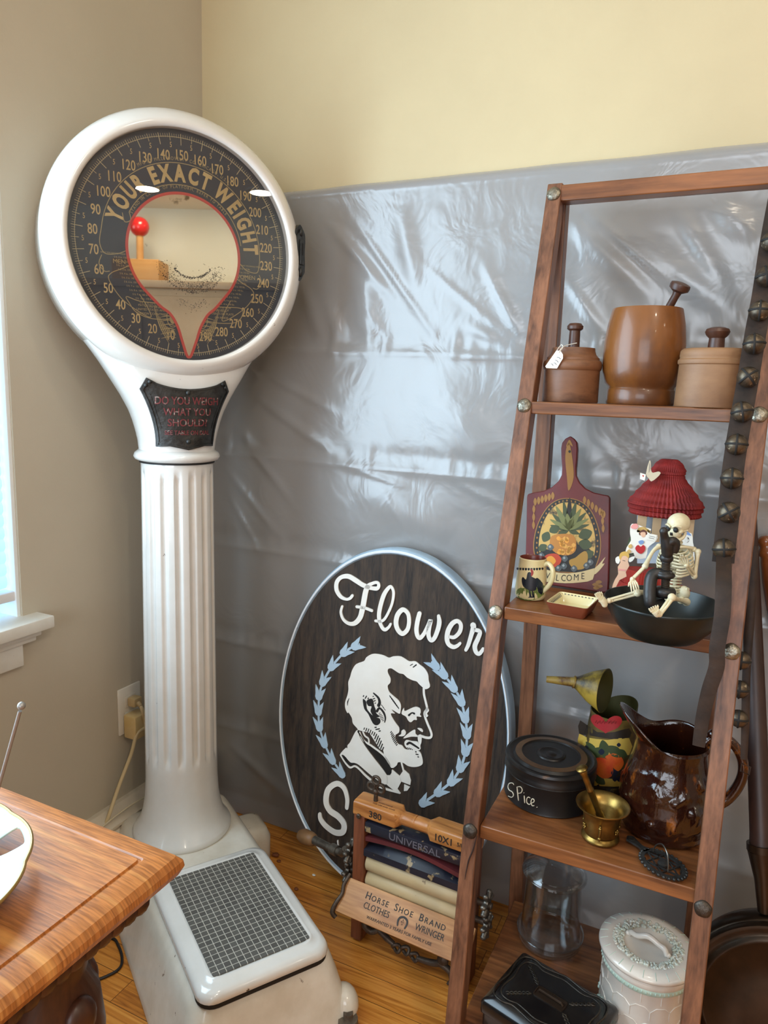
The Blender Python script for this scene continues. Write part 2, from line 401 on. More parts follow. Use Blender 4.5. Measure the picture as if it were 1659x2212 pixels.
# blind: white slats, the daylight behind them put in as their own glow
bl = thing('window_blind', 'white slatted blind glowing with daylight in the window at the left edge', 'blind', (XL-0.03, (oy0+oy1)/2, oz0))
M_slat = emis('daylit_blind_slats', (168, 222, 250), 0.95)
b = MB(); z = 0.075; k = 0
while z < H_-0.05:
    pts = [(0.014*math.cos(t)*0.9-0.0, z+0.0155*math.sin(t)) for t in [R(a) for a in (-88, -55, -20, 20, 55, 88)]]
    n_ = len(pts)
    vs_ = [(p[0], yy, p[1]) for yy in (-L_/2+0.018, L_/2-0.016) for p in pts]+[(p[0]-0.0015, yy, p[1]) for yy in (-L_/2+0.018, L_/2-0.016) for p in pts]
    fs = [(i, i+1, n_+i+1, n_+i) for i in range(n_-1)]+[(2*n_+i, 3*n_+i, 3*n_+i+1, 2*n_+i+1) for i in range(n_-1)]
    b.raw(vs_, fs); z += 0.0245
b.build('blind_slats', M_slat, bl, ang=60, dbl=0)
b = MB(); b.box((0.006, 0.006, 0.045), (0.03, L_-0.0, 0.02), bev=0.003); b.build('bottom_rail', mat('blind_rail', (230, 226, 226), 0.4), bl)
b = MB(); b.box((0, 0, H_-0.03), (0.05, L_-0.02, 0.045), bev=0.003); b.build('head_rail', mat('blind_headrail', (235, 235, 235), 0.4), bl)
# low white heater casing that runs along the left wall like a skirting
b = MB()
prof = [(0, 0.075), (0.012, 0.075), (0.05, 0.078), (0.055, 0.083), (0.055, 0.128), (0.048, 0.134), (0.044, 0.134), (0.044, 0.138), (0.05, 0.141), (0.05, 0.147), (0.012, 0.170), (0, 0.170)]
b.prism(prof, YB-YF-0.06, m=T(XL, YB-0.03, 0) @ RX(90))
b.mi = 1; b.box((XL+0.012, (YF+YB)/2, 0.04), (0.024, YB-YF-0.06, 0.076))  # dark strip stands for the shade under the casing
struct(b.build('baseboard_left', [mat('heater_enamel', (222, 210, 190), 0.4, c2=(206, 194, 174), nscale=9), mat('heater_recess_shade', (96, 84, 70), 0.7)], ang=30))
for (x, y) in CEIL_LAMPS:
    b = MB(); b.shell([(0.085, 0), (0.105, -0.012), (0.105, 0), ], m=T(0, 0, -0.0)); b.build('ceiling_lamp', M_white, loc=(x, y, ZC))
for o in [o for o in COL.objects if o.name.startswith('ceiling_lamp') and o.type == 'MESH']:
    tag(o, 'round recessed lamp ring in the ceiling', 'ceiling lamp', 'recessed ceiling lamps')
# ------------------------------------------------------------------ plastic sheeting over the lower back wall
def seg_d(x, z, s):
    (x0, z0), (x1, z1) = s[0], s[1]; dx, dz = x1-x0, z1-z0; L2 = dx*dx+dz*dz
    t = max(0, min(1, ((x-x0)*dx+(z-z0)*dz)/L2)); ex, ez = x-x0-t*dx, z-z0-t*dz
    side = dx*(z-z0)-dz*(x-x0)
    return math.hypot(ex, ez), t, side
r_ = random.Random(3)
wr = []
def W(ax, ay, bx, by, w_, h_):
    A, B = UY(ax, ay, 1.48), UY(bx, by, 1.48); wr.append(((A.x, A.z), (B.x, B.z), w_, h_))
# creases that show in the photograph: fans from the scale's neck, long diagonals top centre, between the rails
for q in [(700, 470, 860, 660, .012, .006), (740, 440, 960, 760, .008, .004), (860, 430, 900, 640, .02, .006), (900, 560, 1150, 770, .006, .003),
          (1040, 560, 1130, 740, .01, .005), (520, 830, 760, 1010, .012, .006), (500, 900, 640, 1100, .012, .006), (560, 800, 740, 900, .010, .005),
          (480, 1000, 600, 1160, .01, .004), (490, 1060, 560, 1200, .008, .004), (1220, 470, 1430, 660, .018, .007), (1260, 450, 1480, 640, .008, .005),
          (1310, 480, 1620, 700, .022, .008), (1460, 450, 1580, 640, .014, .006), (1540, 440, 1640, 520, .02, .008), (1220, 600, 1300, 720, .01, .005),
          (480, 1600, 640, 1740, .014, .006), (640, 1680, 700, 1740, .006, .004), (700, 640, 740, 760, .018, .006), (780, 560, 800, 760, .03, .008),
          (620, 520, 700, 760, .02, .006), (1000, 700, 1120, 760, .012, .005), (520, 760, 560, 820, .01, .006), (730, 1000, 900, 1060, .006, .003),
          (980, 1040, 1100, 1100, .008, .003), (760, 1030, 980, 1180, .05, .008), (900, 800, 1080, 1000, .06, .01), (1200, 920, 1340, 1120, .04, .007)]:
    W(*q)
for k in range(26):
    x0 = r_.uniform(-1.2, 0.8); z0 = r_.uniform(0.2, 1.6); a = R(r_.choice((-52, -40, -65, 35, -48))+r_.uniform(-12, 12)); ln = r_.uniform(0.08, 0.34)
    wr.append(((x0, z0), (x0+ln*math.cos(a), z0+ln*math.sin(a)), r_.uniform(0.003, 0.008), r_.uniform(0.0006, 0.0018)))
folds = [1.245, 0.985, 0.745, 0.49, 0.24]
PANEL = [(0, .004), (.24, 0), (.49, .005), (.745, -.001), (.985, .004), (1.245, .0), (1.6, .006)]
def plastic_y(x, z):
    d = 0.010 + 0.011*NZ.noise(V((x*1.9, z*1.7, 3.1))) + 0.0036*NZ.noise(V((x*5+z*4, z*3.4-x*2.6, 9.3)))+0.0004*NZ.noise(V((x*26+z*14, z*18, 1.7)))
    d += interp(z, PANEL)
    for i, f in enumerate(folds):
        zz = f+0.012*NZ.noise(V((x*1.5, i*3.0, 0)))
        e = abs(z-zz); d += 0.0065*math.exp(-e/0.010)*(0.75+0.5*NZ.noise(V((x*9, i*5.0, 2)))) - 0.003*math.exp(-((z-zz-0.03)/0.02)**2)
        d += 0.006*math.exp(-((z-zz-0.02)/0.03)**2)*max(0, NZ.noise(V((x*30, i*7.0, z*4))))
    for s in wr:
        e, t, sd = seg_d(x, z, s)
        if e < s[2]*3:
            q = e/s[2]; d += s[3]*math.exp(-q*q)*(math.sin(PI*min(max(t, 0.05), 0.95)))
    top = 1.612-z
    if top < 0.02: d = d*max(0, top/0.02)**0.5 + 0.002
    if z < 0.05: d += 0.012*(1-z/0.05)
    return YB-0.004-max(d, 0.001)
nx, nz = 380, 280
x0, x1 = XL+0.01, 1.1
vs_, fs = [], []
for j in range(nz+1):
    zz = 0.004+(1.612-0.004)*j/nz
    for i in range(nx+1):
        x = lerp(x0, x1, i/nx); zt = zz
        if j == nz: zt += 0.005*NZ.noise(V((x*7, 1, 1)))
        vs_.append((x, plastic_y(x, zz), zt))
for j in range(nz):
    for i in range(nx):
        a = j*(nx+1)+i; fs.append((a, a+1, a+nx+2, a+nx+1))
def plastic_mat():
    m, n, l, b = newmat('translucent_plastic_film'); out = n['Material Output']
    P_(b, 'Base Color', (*s2l((160, 162, 167)), 1)); P_(b, 'Roughness', 0.25); P_(b, 'Specular IOR Level', 1.0); P_(b, 'IOR', 1.55); P_(b, 'Coat Weight', 0.2); P_(b, 'Coat Roughness', 0.30)
    tc = n.new('ShaderNodeTexCoord'); nz_ = n.new('ShaderNodeTexNoise'); nz_.inputs['Scale'].default_value = 9; nz_.inputs['Detail'].default_value = 3; nz_.inputs['Distortion'].default_value = 1.5
    l.new(tc.outputs['Object'], nz_.inputs['Vector'])
    bp = n.new('ShaderNodeBump'); bp.inputs['Strength'].default_value = 0.16; bp.inputs['Distance'].default_value = 0.02
    l.new(nz_.outputs['Fac'], bp.inputs['Height']); l.new(bp.outputs[0], b.inputs['Normal']); l.new(bp.outputs[0], b.inputs['Coat Normal'])
    tr = n.new('ShaderNodeBsdfTransparent'); tr.inputs[0].default_value = (0.9, 0.9, 0.92, 1)
    mx = n.new('ShaderNodeMixShader'); mx.inputs[0].default_value = 0.66
    l.new(tr.outputs[0], mx.inputs[1]); l.new(b.outputs[0], mx.inputs[2]); l.new(mx.outputs[0], out.inputs[0]); return m
b = MB(); b.raw(vs_, fs)
o = b.build('plastic_sheet', plastic_mat(), ang=180, dbl=0)
tag(o, 'crinkled translucent plastic sheeting taped over the lower back wall', 'plastic sheet')
# ------------------------------------------------------------------ coin weighing scale with a round head
M_enam = mat('white_porcelain_enamel', (226, 225, 221), 0.16, c2=(216, 214, 208), nscale=7, coat=0.6, spots=((70, 52, 38), 55, 0.735))
M_enam2 = mat('worn_white_enamel', (226, 220, 207), 0.24, c2=(206, 197, 180), nscale=9, coat=0.3, spots=((84, 62, 44), 40, 0.70), bump=0.03, bscale=40)
M_enamh = mat('cream_enamel_head', (226, 221, 213), 0.16, c2=(220, 215, 206), nscale=5, coat=0.6, spots=((80, 60, 44), 70, 0.75))
M_black = mat('dark_shadow_gap', (22, 20, 18), 0.7)
SX, SY = -1.0532, 1.1858
sc = thing('weighing_scale', 'tall white enamelled coin weighing scale with a round dial head and fluted column', 'weighing scale', (SX, SY, 0), 57.1)
# base
def rrect(x0, x1, y0, y1, r, n=6):
    out = []
    for cx, cy, a0 in ((x1-r, y1-r, 0), (x0+r, y1-r, 90), (x0+r, y0+r, 180), (x1-r, y0+r, 270)):
        for i in range(n+1):
            a = R(a0+90*i/n); out.append((cx+r*math.cos(a), cy+r*math.sin(a)))
    return out
def loft(mb, rings, cap0=True, cap1=True, m=None):
    n = len(rings[0]); vs_ = [p for r in rings for p in r]; fs = []
    for i in range(len(rings)-1):
        for j in range(n):
            k = (j+1) % n; fs.append((i*n+j, i*n+k, (i+1)*n+k, (i+1)*n+j))
    if cap0: fs.append(tuple(range(n))[::-1])
    if cap1: fs.append(tuple((len(rings)-1)*n+j for j in range(n)))
    mb.raw(vs_, fs, m)
b = MB()
def ring(x0, x1, y0, y1, r, z): return [(p[0], p[1], z) for p in rrect(x0, x1, y0, y1, r)]
loft(b, [ring(-.165, .172, -.532, .135, .03, .0), ring(-.166, .173, -.533, .136, .03, .006), ring(-.162, .169, -.530, .133, .03, .014), ring(-.138, .147, -.515, .122, .035, .100),
         ring(-.128, .138, -.506, .118, .035, .128), ring(-.118, .128, -.497, .112, .035, .143), ring(-.106, .116, -.488, .104, .03, .1485), ring(-.09, .1, -.47, .09, .03, .149)])
b.ball((.158, -.505, .028), (.026, .032, .034)); b.ball((-.15, -.505, .028), (.026, .032, .034))
b.build('base', M_enam2, sc, ang=50)
for sx, nm in ((1, 'foot_lug'),):
    b = MB(); x = .188 if sx > 0 else -.18
    loft(b, [ring(x-.05, x+.03, -.02, .085, .022, 0), ring(x-.05, x+.03, -.02, .085, .022, .06), ring(x-.05, x+.022, -.012, .077, .022, .08), ring(x-.05, x+.01, 0, .065, .02, .086)])
    b.build(nm, M_enam2, sc, ang=50)
for sx in (.15, -.145):
    b = MB(); b.cyl((sx, -.535, 0), (sx, -.535, .022), .02, .018); b.cyl((sx, -.535, .022), (sx, -.535, .034), .009, .009)
    b.build('caster_foot', mat('cast_foot', (120, 108, 92), 0.5, c2=(70, 60, 50), nscale=30), sc)
# platform and its tread mat
b = MB()
def pr(i, z, r=.03): return ring(-.118+i, .126-i, -.516+i, -.170-i, r, z)
loft(b, [pr(.004, .146), pr(0, .149), pr(0, .158), pr(.004, .165), pr(.012, .1685), pr(.020, .1695), pr(.024, .1715, .02), pr(.029, .1725, .018), pr(.031, .171, .016)])
b.build('platform', M_enam, sc, ang=60)
b = MB(); loft(b, [pr(.0015, .139), pr(.0015, .1462)]); b.build('platform_gap', M_black, sc)
def tread_mat():
    m, n, l, bb = newmat('checkered_rubber_tread')
    tc = n.new('ShaderNodeTexCoord'); br = n.new('ShaderNodeTexBrick'); br.offset = 0.0; br.inputs['Scale'].default_value = 1
    br.inputs['Brick Width'].default_value = 0.0125; br.inputs['Row Height'].default_value = 0.0125; br.inputs['Mortar Size'].default_value = 0.0007; br.inputs['Mortar Smooth'].default_value = 0.2
    br.inputs['Color1'].default_value = (*s2l((78, 76, 72)), 1); br.inputs['Color2'].default_value = (*s2l((92, 90, 85)), 1); br.inputs['Mortar'].default_value = (*s2l((190, 186, 174)), 1)
    l.new(tc.outputs['Object'], br.inputs['Vector']); l.new(br.outputs['Color'], bb.inputs['Base Color']); P_(bb, 'Roughness', 0.55)
    bp = n.new('ShaderNodeBump'); bp.inputs['Strength'].default_value = 0.5; bp.inputs['Distance'].default_value = 0.001; bp.invert = True
    l.new(br.outputs['Fac'], bp.inputs['Height']); l.new(bp.outputs[0], bb.inputs['Normal']); return m
b = MB(); loft(b, [ring(-.0865, .0945, -.484, -.2035, .004, .168), ring(-.0865, .0945, -.484, -.2035, .004, .1735)]); b.build('tread_mat', tread_mat(), sc, ang=30)
# fluted column
prof = [(.108, .1485), (.110, .152), (.110, .157), (.107, .163), (.098, .175), (.0915, .19), (.086, .212), (.082, .24), (.080, .28)]
zz = .29
while zz < 1.0: prof.append((lerp(.0797, .0745, (zz-.29)/.7), zz)); zz += .0115
prof += [(.0745, 1.0), (.0735, 1.004)]
def flute(a, z, r):
    if z < .28 or z > .992: return r
    t = (a/(2*PI)*16+.18) % 1.0
    g = math.sin(PI*(t-.25)/.5) if .25 < t < .75 else 0
    k = max(0, min(1, (z-.333)/.02))*max(0, min(1, (.983-z)/.018))
    k = k*k*(3-2*k)
    return r-.0062*(max(g, 0)**0.7)*k
b = MB(); b.lathe(prof, seg=256, rf=flute); b.build('column', M_enam, sc, ang=60)
b = MB(); b.lathe([(.070, 1.0), (.080, 1.003), (.0865, 1.006), (.089, 1.012), (.0865, 1.019), (.081, 1.023), (.078, 1.026), (.07, 1.026)], seg=64); b.build('collar', M_enam, sc, ang=60)
b = MB(); b.lathe([(.07, .9985), (.0775, .9985), (.0775, 1.0035), (.07, 1.0035)], seg=48); b.build('collar_joint', M_black, sc)
# neck: flares from the collar into the drum of the head
NW = [(1.022, .0775), (1.045, .0795), (1.063, .083), (1.085, .0885), (1.106, .0955), (1.137, .111), (1.169, .130), (1.204, .152), (1.24, .178)]
ND = [(1.022, .0775), (1.06, .078), (1.11, .0785), (1.169, .079), (1.24, .070)]
NN = [(1.022, 2.0), (1.07, 2.3), (1.169, 3.0), (1.24, 3.0)]
def neck_ring(z, n=72):
    a_, b_, e_ = interp(z, NW), interp(z, ND), interp(z, NN); out = []
    for i in range(n):
        t = 2*PI*i/n; c, s = math.cos(t), math.sin(t)
        out.append((a_*math.copysign(abs(c)**(2/e_), c), b_*math.copysign(abs(s)**(2/e_), s), z))
    return out
def neck_y(x, z):
    a_, b_, e_ = interp(z, NW), interp(z, ND), interp(z, NN); return -b_*max(0.02, 1-abs(x/a_)**e_)**(1/e_)
b = MB(); loft(b, [neck_ring(1.022+.218*i/28) for i in range(29)]); b.build('neck', M_enam, sc, ang=60)
# drum and bezel of the head
HZ = 1.4228; DY = -.09
hm = T(0, 0, HZ) @ FR
b = MB()
prof = [(.2135, .072), (.2135, .090), (.2165, .0945), (.222, .0955), (.229, .0925), (.241, .081), (.249, .070), (.2545, .056), (.256, .045), (.255, .036), (.251, .033), (.251, .026), (.252, .020), (.252, -.045), (.247, -.062), (.232, -.075), (.2, -.082), (0, -.084)]
b.lathe(prof[::-1]+[(0.0, .072)], m=T(0, .003, 0) @ hm if False else hm, seg=128); b.build('head', M_enamh, sc, ang=50)
# dial card
M_dial = mat('dial_card_blue_sheen', (20, 34, 50), 0.4, c2=(26, 44, 62), nscale=4)  # blue of the window's reflection is put into the card colour
M_gold = mat('dull_gold_lettering', (196, 170, 118), 0.45, metal=0.1, c2=(176, 150, 100), nscale=14)
M_tick = mat('pale_gold_ticks', (186, 172, 134), 0.5)
RR = .2157
dm = T(0, -.0745, HZ) @ FR @ RZ(1.5)
b = MB(); b.lathe([(0, 0), (RR-.002, 0), (RR-.002, .0015), (0, .0015)], m=dm @ T(0, 0, -.0016), seg=96); dial = b.build('dial_face', M_dial, sc, ang=30)
DX = dm @ T(0, 0, 0)
def pol(r, a): return (r*RR*math.sin(R(a)), r*RR*math.cos(R(a)))
def arcp(r, a0, a1, n=48): return [pol(r, lerp(a0, a1, i/n)) for i in range(n+1)]
b = MB()
for v in range(0, 301):
    a = (v-150)*1.2
    if v % 10 == 0: r0, r1, wd = .862, .955, .0011
    elif v % 5 == 0: r0, r1, wd = .893, .955, .0009
    else: r0, r1, wd = .918, .950, .00055
    b.ribbon([pol(r0, a), pol(r1, a)], wd, .0004, m=DX, cap=False)
b.ribbon(arcp(.925, -180, 180, 180), .0009, .0004, m=DX)
b.build('weight_graduations', M_tick, dial, ang=0)
b = MB()
for v in range(10, 300, 10):
    a = (v-150)*1.2; p = pol(.755, a)
    p = pol(.785, a); b.text(str(v), .0255, DX @ T(p[0], p[1]-.0092, 0), .0004, xs=.70, off=.008)
for v in range(5, 300, 10):
    a = (v-150)*1.2; p = pol(.862, a); b.text('5', .0135, DX @ T(p[0], p[1]-.005, 0), .0004, xs=.7)
b.build('weight_numerals', M_gold, dial, ang=0)
b = MB()
b.arctext('YOUR', .041, .565*RR, -74, DX, .0005, xs=.74, off=.045, a1=-33)
b.arctext('EXACT', .041, .565*RR, -27, DX, .0005, xs=.78, off=.045, a1=24)
b.arctext('WEIGHT', .041, .565*RR, 29, DX, .0005, xs=.78, off=.045, a1=90)
b.build('dial_title', M_gold, dial, ang=0)
b = MB()
b.arctext('MFG BY MILLS NOVELTY CO. CHICAGO, U.S.A.', .0088, .735*RR, -31, DX, .0004, a1=36, gap=.2)
b.arctext('STAND IN CENTER OF PLATFORM, REFER TO TABLE', .0078, .505*RR, -62, DX, .0004, a1=50, gap=.2)
# scroll outlines
w1_ = .0014
b.ribbon(arcp(.715, -82, 97), w1_, .0004, m=DX); b.ribbon(arcp(.535, -62, 82), w1_, .0004, m=DX)
b.ribbon(catmull([pol(.715, -82), pol(.73, -92), pol(.70, -99), pol(.60, -100), pol(.52, -98)], 6), w1_, .0004, m=DX)
b.ribbon(catmull([pol(.535, -62), pol(.50, -68), pol(.54, -72), pol(.58, -66)], 6), w1_, .0004, m=DX)
b.ribbon(catmull([pol(.715, 97), pol(.70, 103), pol(.60, 104), pol(.53, 100)], 6), w1_, .0004, m=DX)
for sg in (-1, 1):
    a0 = 100 if sg < 0 else 104
    b.ribbon(catmull([pol(.73, sg*a0), pol(.77, sg*(a0+5)), pol(.75, sg*(a0+10)), pol(.71, sg*(a0+11))], 6), w1_, .0004, m=DX)
    b.ribbon(catmull([pol(.50, sg*(a0+11)), pol(.60, sg*(a0+12)), pol(.70, sg*(a0+12.5)), pol(.745, sg*(a0+16)), pol(.745, sg*130), pol(.72, sg*145), pol(.70, sg*152), pol(.64, sg*146), pol(.60, sg*136)], 7), w1_, .0004, m=DX)
    b.text('MEN' if sg < 0 else 'WOMEN', .0115, DX @ T(*pol(.60, sg*(a0+6))) @ T(0, -.004, 0), .0004)
    # patent cartouche
    c_ = pol(.645, sg*150); c2 = V(c_)
    b.ribbon([(c_[0]+p[0], c_[1]+p[1]) for p in catmull([(-.045, .018), (-.01, .014), (.04, .014), (.045, .002), (.032, -.014), (0, -.018), (-.032, -.014), (-.045, 0)] if sg > 0 else [(-.045, .022), (-.02, .015), (.03, .012), (.042, 0), (.034, -.014), (0, -.016), (-.028, -.006), (-.04, .01)], 5, True)], w1_, .0004, m=DX, closed=True)
    for i, t_ in enumerate(('PATENTED IN THE', 'UNITED STATES AND', 'FOREIGN COUNTRIES') if sg < 0 else ('FOR LIST OF', 'PATENTS SEE PLATE', 'ON INSIDE')):
        b.text(t_, .0058, DX @ T(c_[0], c_[1]+.006-.0075*i, 0), .0004)
    # palmette fans
    for k in range(7):
        a = 160+k*2.2; q0 = pol(.90, sg*166); q1 = pol(.60+.03*k, sg*(150+k*3.6))
        b.ribbon(catmull([pol(.86-.02*k, sg*168), pol(.74, sg*(160+k*1.6)), q1], 5), [.0004, .0022, .0004], .0004, m=DX, cap=False)
    for k in range(6): b.ribbon(catmull([pol(.80-.035*k, sg*(172-k*.6)), pol(.80-.035*k, sg*(168-k*.8)), pol(.84-.035*k, sg*(163-k))], 4), [.0006, .002, .0005], .0004, m=DX, cap=False)
    oc = pol(.63, sg*167.5)
    b.ribbon(ell(oc[0], oc[1], .011, .018), .0012, .0004, m=DX, closed=True)
    b.prism(ell(oc[0], oc[1]-.002, .0055, .010), .0004, DX); b.prism(ell(oc[0], oc[1]+.008, .0055, .0045), .0004, DX)
    # height and weight tables
    for i in range(13):
        rr_ = .60+.02*(i/12); yy = -.030-.0072*i; xc = sg*math.sqrt(max((.665*RR)**2-yy*yy, .0004))*(.93-.0*i)
        b.text(('%d ft. %d in. %d lbs.' % (5+i//12, i % 12, (120 if sg < 0 else 110)+5*i)), .0048, DX @ T(xc+sg*-.012, yy, 0), .0003, xs=.9)
    b.text('WHAT YOU SHOULD WEIGH', .0042, DX @ T(sg*.625*RR, -.0235, 0), .0003, xs=.8)
b.build('dial_scrollwork', mat('tarnished_gold_linework', (158, 140, 98), 0.5), dial, ang=0)
# mirror in its red teardrop border
cxm, cym, rm = 0.0, -.045*RR, .508*RR
tear = []
for i in range(61):
    a = lerp(-134, 134, i/60); tear.append((cxm+rm*math.sin(R(a)), cym+rm*math.cos(R(a))))
low = catmull([tear[-1], (.262*RR, -.513*RR), (.188*RR, -.577*RR), (.122*RR, -.685*RR), (.076*RR, -.81*RR), (.024*RR, -.94*RR), (0, -.962*RR), (-.022*RR, -.94*RR), (-.060*RR, -.81*RR), (-.095*RR, -.69*RR), (-.155*RR, -.585*RR), (-.245*RR, -.518*RR), tear[0]], 7)
tear = tear+low[1:-1]
b = MB(); b.prism(tear, .0010, DX); b.build('mirror', mat('spotted_mirror', (222, 218, 202), 0.015, metal=1.0, spots=((120, 112, 90), 18, 0.70)), dial, ang=0)
b = MB(); b.ribbon(tear, .0052, .0014, m=DX, closed=True); b.build('red_border', mat('red_paint_line', (186, 62, 56), 0.45), dial, ang=0)
b = MB(); rs = random.Random(5)
def speck(n, rad, y0, sp, a0, a1, sz):
    for i in range(n):
        a = rs.uniform(a0, a1); r_0 = rad+rs.gauss(0, sp)
        b.prism(ell(cxm+.012+r_0*math.sin(R(a)), y0-r_0*math.cos(R(a)), rs.uniform(.4, 1)*sz, n=6), .0003, DX, z0=.0010)
speck(230, .045, -.010, .0012, -50, 56, .0011); speck(200, .058, -.013, .0035, -50, 60, .0009); speck(300, .062, -.013, .006, -75, 75, .0008); speck(190, .068, -.014, .0014, -58, 62, .0009)
speck(90, .05, -.016, .012, -75, 70, .0007); speck(110, .03, -.080, .004, -60, 60, .0007)
b.build('mirror_tarnish', mat('silvering_loss_specks', (30, 30, 34), 0.5), dial, ang=0)
b = MB(); b.lathe([(0, 0), (RR-.001, 0), (RR-.001, .0015), (0, .0015)], m=T(0, -.087, HZ) @ FR, seg=96)
b.build('dial_glass', thinglass('dial_glass', k=0.98, f0=0.8), sc, ang=30)
# coin slot plate on the right flank
M_iron = mat('dark_cast_iron', (72, 73, 72), 0.42, metal=0.6, c2=(50, 50, 49), nscale=40, bump=0.25, bscale=120)
pm = T(.2405, -.070, HZ+.022) @ RX(90) @ RY(34)
b = MB(); out = catmull([(0, .056), (.010, .050), (.016, .044), (.021, .034), (.019, 0), (.021, -.034), (.015, -.044), (.008, -.052), (0, -.058), (-.008, -.052), (-.015, -.044), (-.021, -.034), (-.019, 0), (-.021, .034), (-.016, .044), (-.010, .050)], 4, True)
b.prism(out, .007, pm); b.prism([(p[0]*.78, p[1]*.78) for p in out], .003, pm, z0=.007)
b.box((0, 0, .0115), (.014, .05, .004), m=pm, bev=.001); b.mi = 1; b.box((0, .006, .0137), (.003, .024, .001), m=pm)
b.mi = 0; b.ball((0, -.040, .010), (.006, .010, .005), m=pm); b.ball((0, .040, .010), (.006, .008, .004), m=pm)
b.build('coin_slot', [M_iron, M_black], sc)
# question plate on the neck
npl = thing('x', 'x', 'x'); bpy.data.objects.remove(npl)
TLx = [(-.0915, 1.150), (-.080, 1.171)]
outl = [(-.079, 1.172)]+[(x, 1.156-.0035+.0165*(x/.079)**2) for x in [i*.0079 for i in range(-8, 9)]]+[(.079, 1.172), (.090, 1.150)]
outl += [(.0585+.0315*((z-1.036)/.114)**1.9, z) for z in [1.15-.0114*i for i in range(1, 10)]]
outl += [(.0585, 1.036), (.035, 1.0375), (.018, 1.034), (0, 1.030), (-.018, 1.034), (-.035, 1.0375), (-.0585, 1.036)]
outl += [(-(.0585+.0315*((z-1.036)/.114)**1.9), z) for z in [1.15-.0114*i for i in range(9, 0, -1)]]+[(-.090, 1.150)]
def onneck(co): return V((co.x, neck_y(co.x, co.y)-.0005-co.z, co.y))
b = MB(); b.prism(outl, .005, fn=onneck, slice_=[(0, .006), (1, .02)])
b.ribbon([(p[0]*.965, 1.10+(p[1]-1.10)*.96) for p in outl], .0034, .0072, closed=True, fn=onneck, slice_=[(0, .006)])
for (x, z) in ((-.081, 1.157), (-.074, 1.164), (.080, 1.157), (.073, 1.164)): b.ball((x, z, .006), .004, fn=onneck, su=10, sv=6)
for z in (1.145, 1.0475): b.ball((0, z, .006), (.0048, .0048, .004), fn=onneck, su=12, sv=8)
for sg in (-1, 1):
    b.ribbon(catmull([(sg*.010, 1.041), (sg*.025, 1.053), (sg*.048, 1.049), (sg*.052, 1.043), (sg*.02, 1.0405)], 5, True), .0012, .0062, closed=True, fn=onneck)
    b.ribbon(catmull([(sg*.010, 1.150), (sg*.03, 1.152), (sg*.06, 1.158)], 5), .0012, .0062, fn=onneck)
    b.ribbon(catmull([(sg*.073, 1.140), (sg*.063, 1.11), (sg*.052, 1.075)], 5), .0016, .0060, fn=onneck)
plate = b.build('question_plate', M_iron, sc, ang=35)
b = MB()
for t_, z, sz, xs in (('DO YOU WEIGH', 1.1215, .0215, .80), ('WHAT YOU', 1.1000, .0205, .86), ('SHOULD?', 1.0785, .0205, .92), ('SEE TABLE ON DIAL', 1.0610, .0125, .82)):
    b.text(t_, sz, T(0, z, .0045), .0026, xs=xs, off=.012, fn=onneck, slice_=[(0, .006)])
b.build('plate_lettering', mat('worn_red_relief_letters', (112, 46, 50), 0.5, c2=(150, 140, 132), nscale=120, contrast=(0.54, 0.62)), plate)
b = MB(); b.text('MADE IN        U.S.A.', .0068, T(0, 1.1425, .0045), .0016, xs=.9, fn=onneck); b.build('maker_lettering', M_iron, plate)
# ------------------------------------------------------------------ leaning oval shop sign
lean = math.degrees(math.atan2(.07, .85))
SGM = T(-.637, 1.365, 0) @ RX(90-lean) @ T(0, .4085, 0)        # local: x right, y up the board, z out of its face
sg_ = thing('oval_sign', 'dark oval wooden shop sign with white script, wreath and profile head leaning on the plastic', 'sign', (-.639, 1.40, 0))
SGL = T(.639, -1.40, 0) @ SGM
M_board = wood('weathered_dark_board', (18, 14, 12), (70, 54, 40), 'Z', 2.2, 0.72, 0.6)
ov = ell(0, 0, .2885, .4075, 96)
b = MB(); b.prism(ov, .034, SGL, z0=-.030)
for (px_, py_, s_) in ((815, 1372, .03), (760, 1380, .02), (650, 1455, .018), (672, 1400, .01), (645, 1575, .016), (795, 1395, .02), (770, 1578, .014)):
    q = UP(px_, py_, SGM)
    for k in range(3): b.ball((q[0]+(k-1)*.5*s_, q[1]+(k-1)*.12*s_, -.001), (s_*.8, s_*.3, .003), m=SGL, su=10, sv=6)
b.build('board', M_board, sg_)
M_rim = mat('pale_blue_rim_paint', (168, 190, 206), 0.4, c2=(150, 172, 190), nscale=20, spots=((96, 74, 56), 30, 0.70))
b = MB(); b.shell([(1, -.031), (1.002, 0), (.992, .006), (.975, .008), (.967, .004), (.965, -.001), (.98, -.031)], m=SGL @ SC(.2905, .4095, 1), seg=96)
rim = b.build('rim', M_rim, sg_, ang=50)
b = MB(); b.shell([(.985, .006), (.990, .0075), (.986, .0095), (.980, .0092), (.976, .0078)], m=SGL @ SC(.2905, .4095, 1), seg=96); b.build('rim_line', mat('white_rim_line', (232, 238, 242), 0.4), rim)
M_wl = mat('white_sign_paint', (236, 232, 224), 0.45, c2=(228, 220, 208), nscale=8)
M_bl = mat('pale_blue_sign_paint', (164, 184, 200), 0.45, c2=(174, 192, 204), nscale=8)
M_bk = mat('black_sign_paint', (24, 20, 17), 0.6)
def spx(o, s, pts): return [UP(o[0]+p[0]/s, o[1]+p[1]/s, SGM) for p in pts]
PXM = .00108                                                    # metres of board per pixel there
o2 = (710, 1220); k2 = 4.608
def stroke(mb, pts, wd, cl=False, n=6):
    q = catmull(spx(o2, k2, pts), n, cl); mb.ribbon(q, [x/k2*PXM for x in wd] if isinstance(wd, list) else wd/k2*PXM, .007, m=SGL, closed=cl)
b = MB()
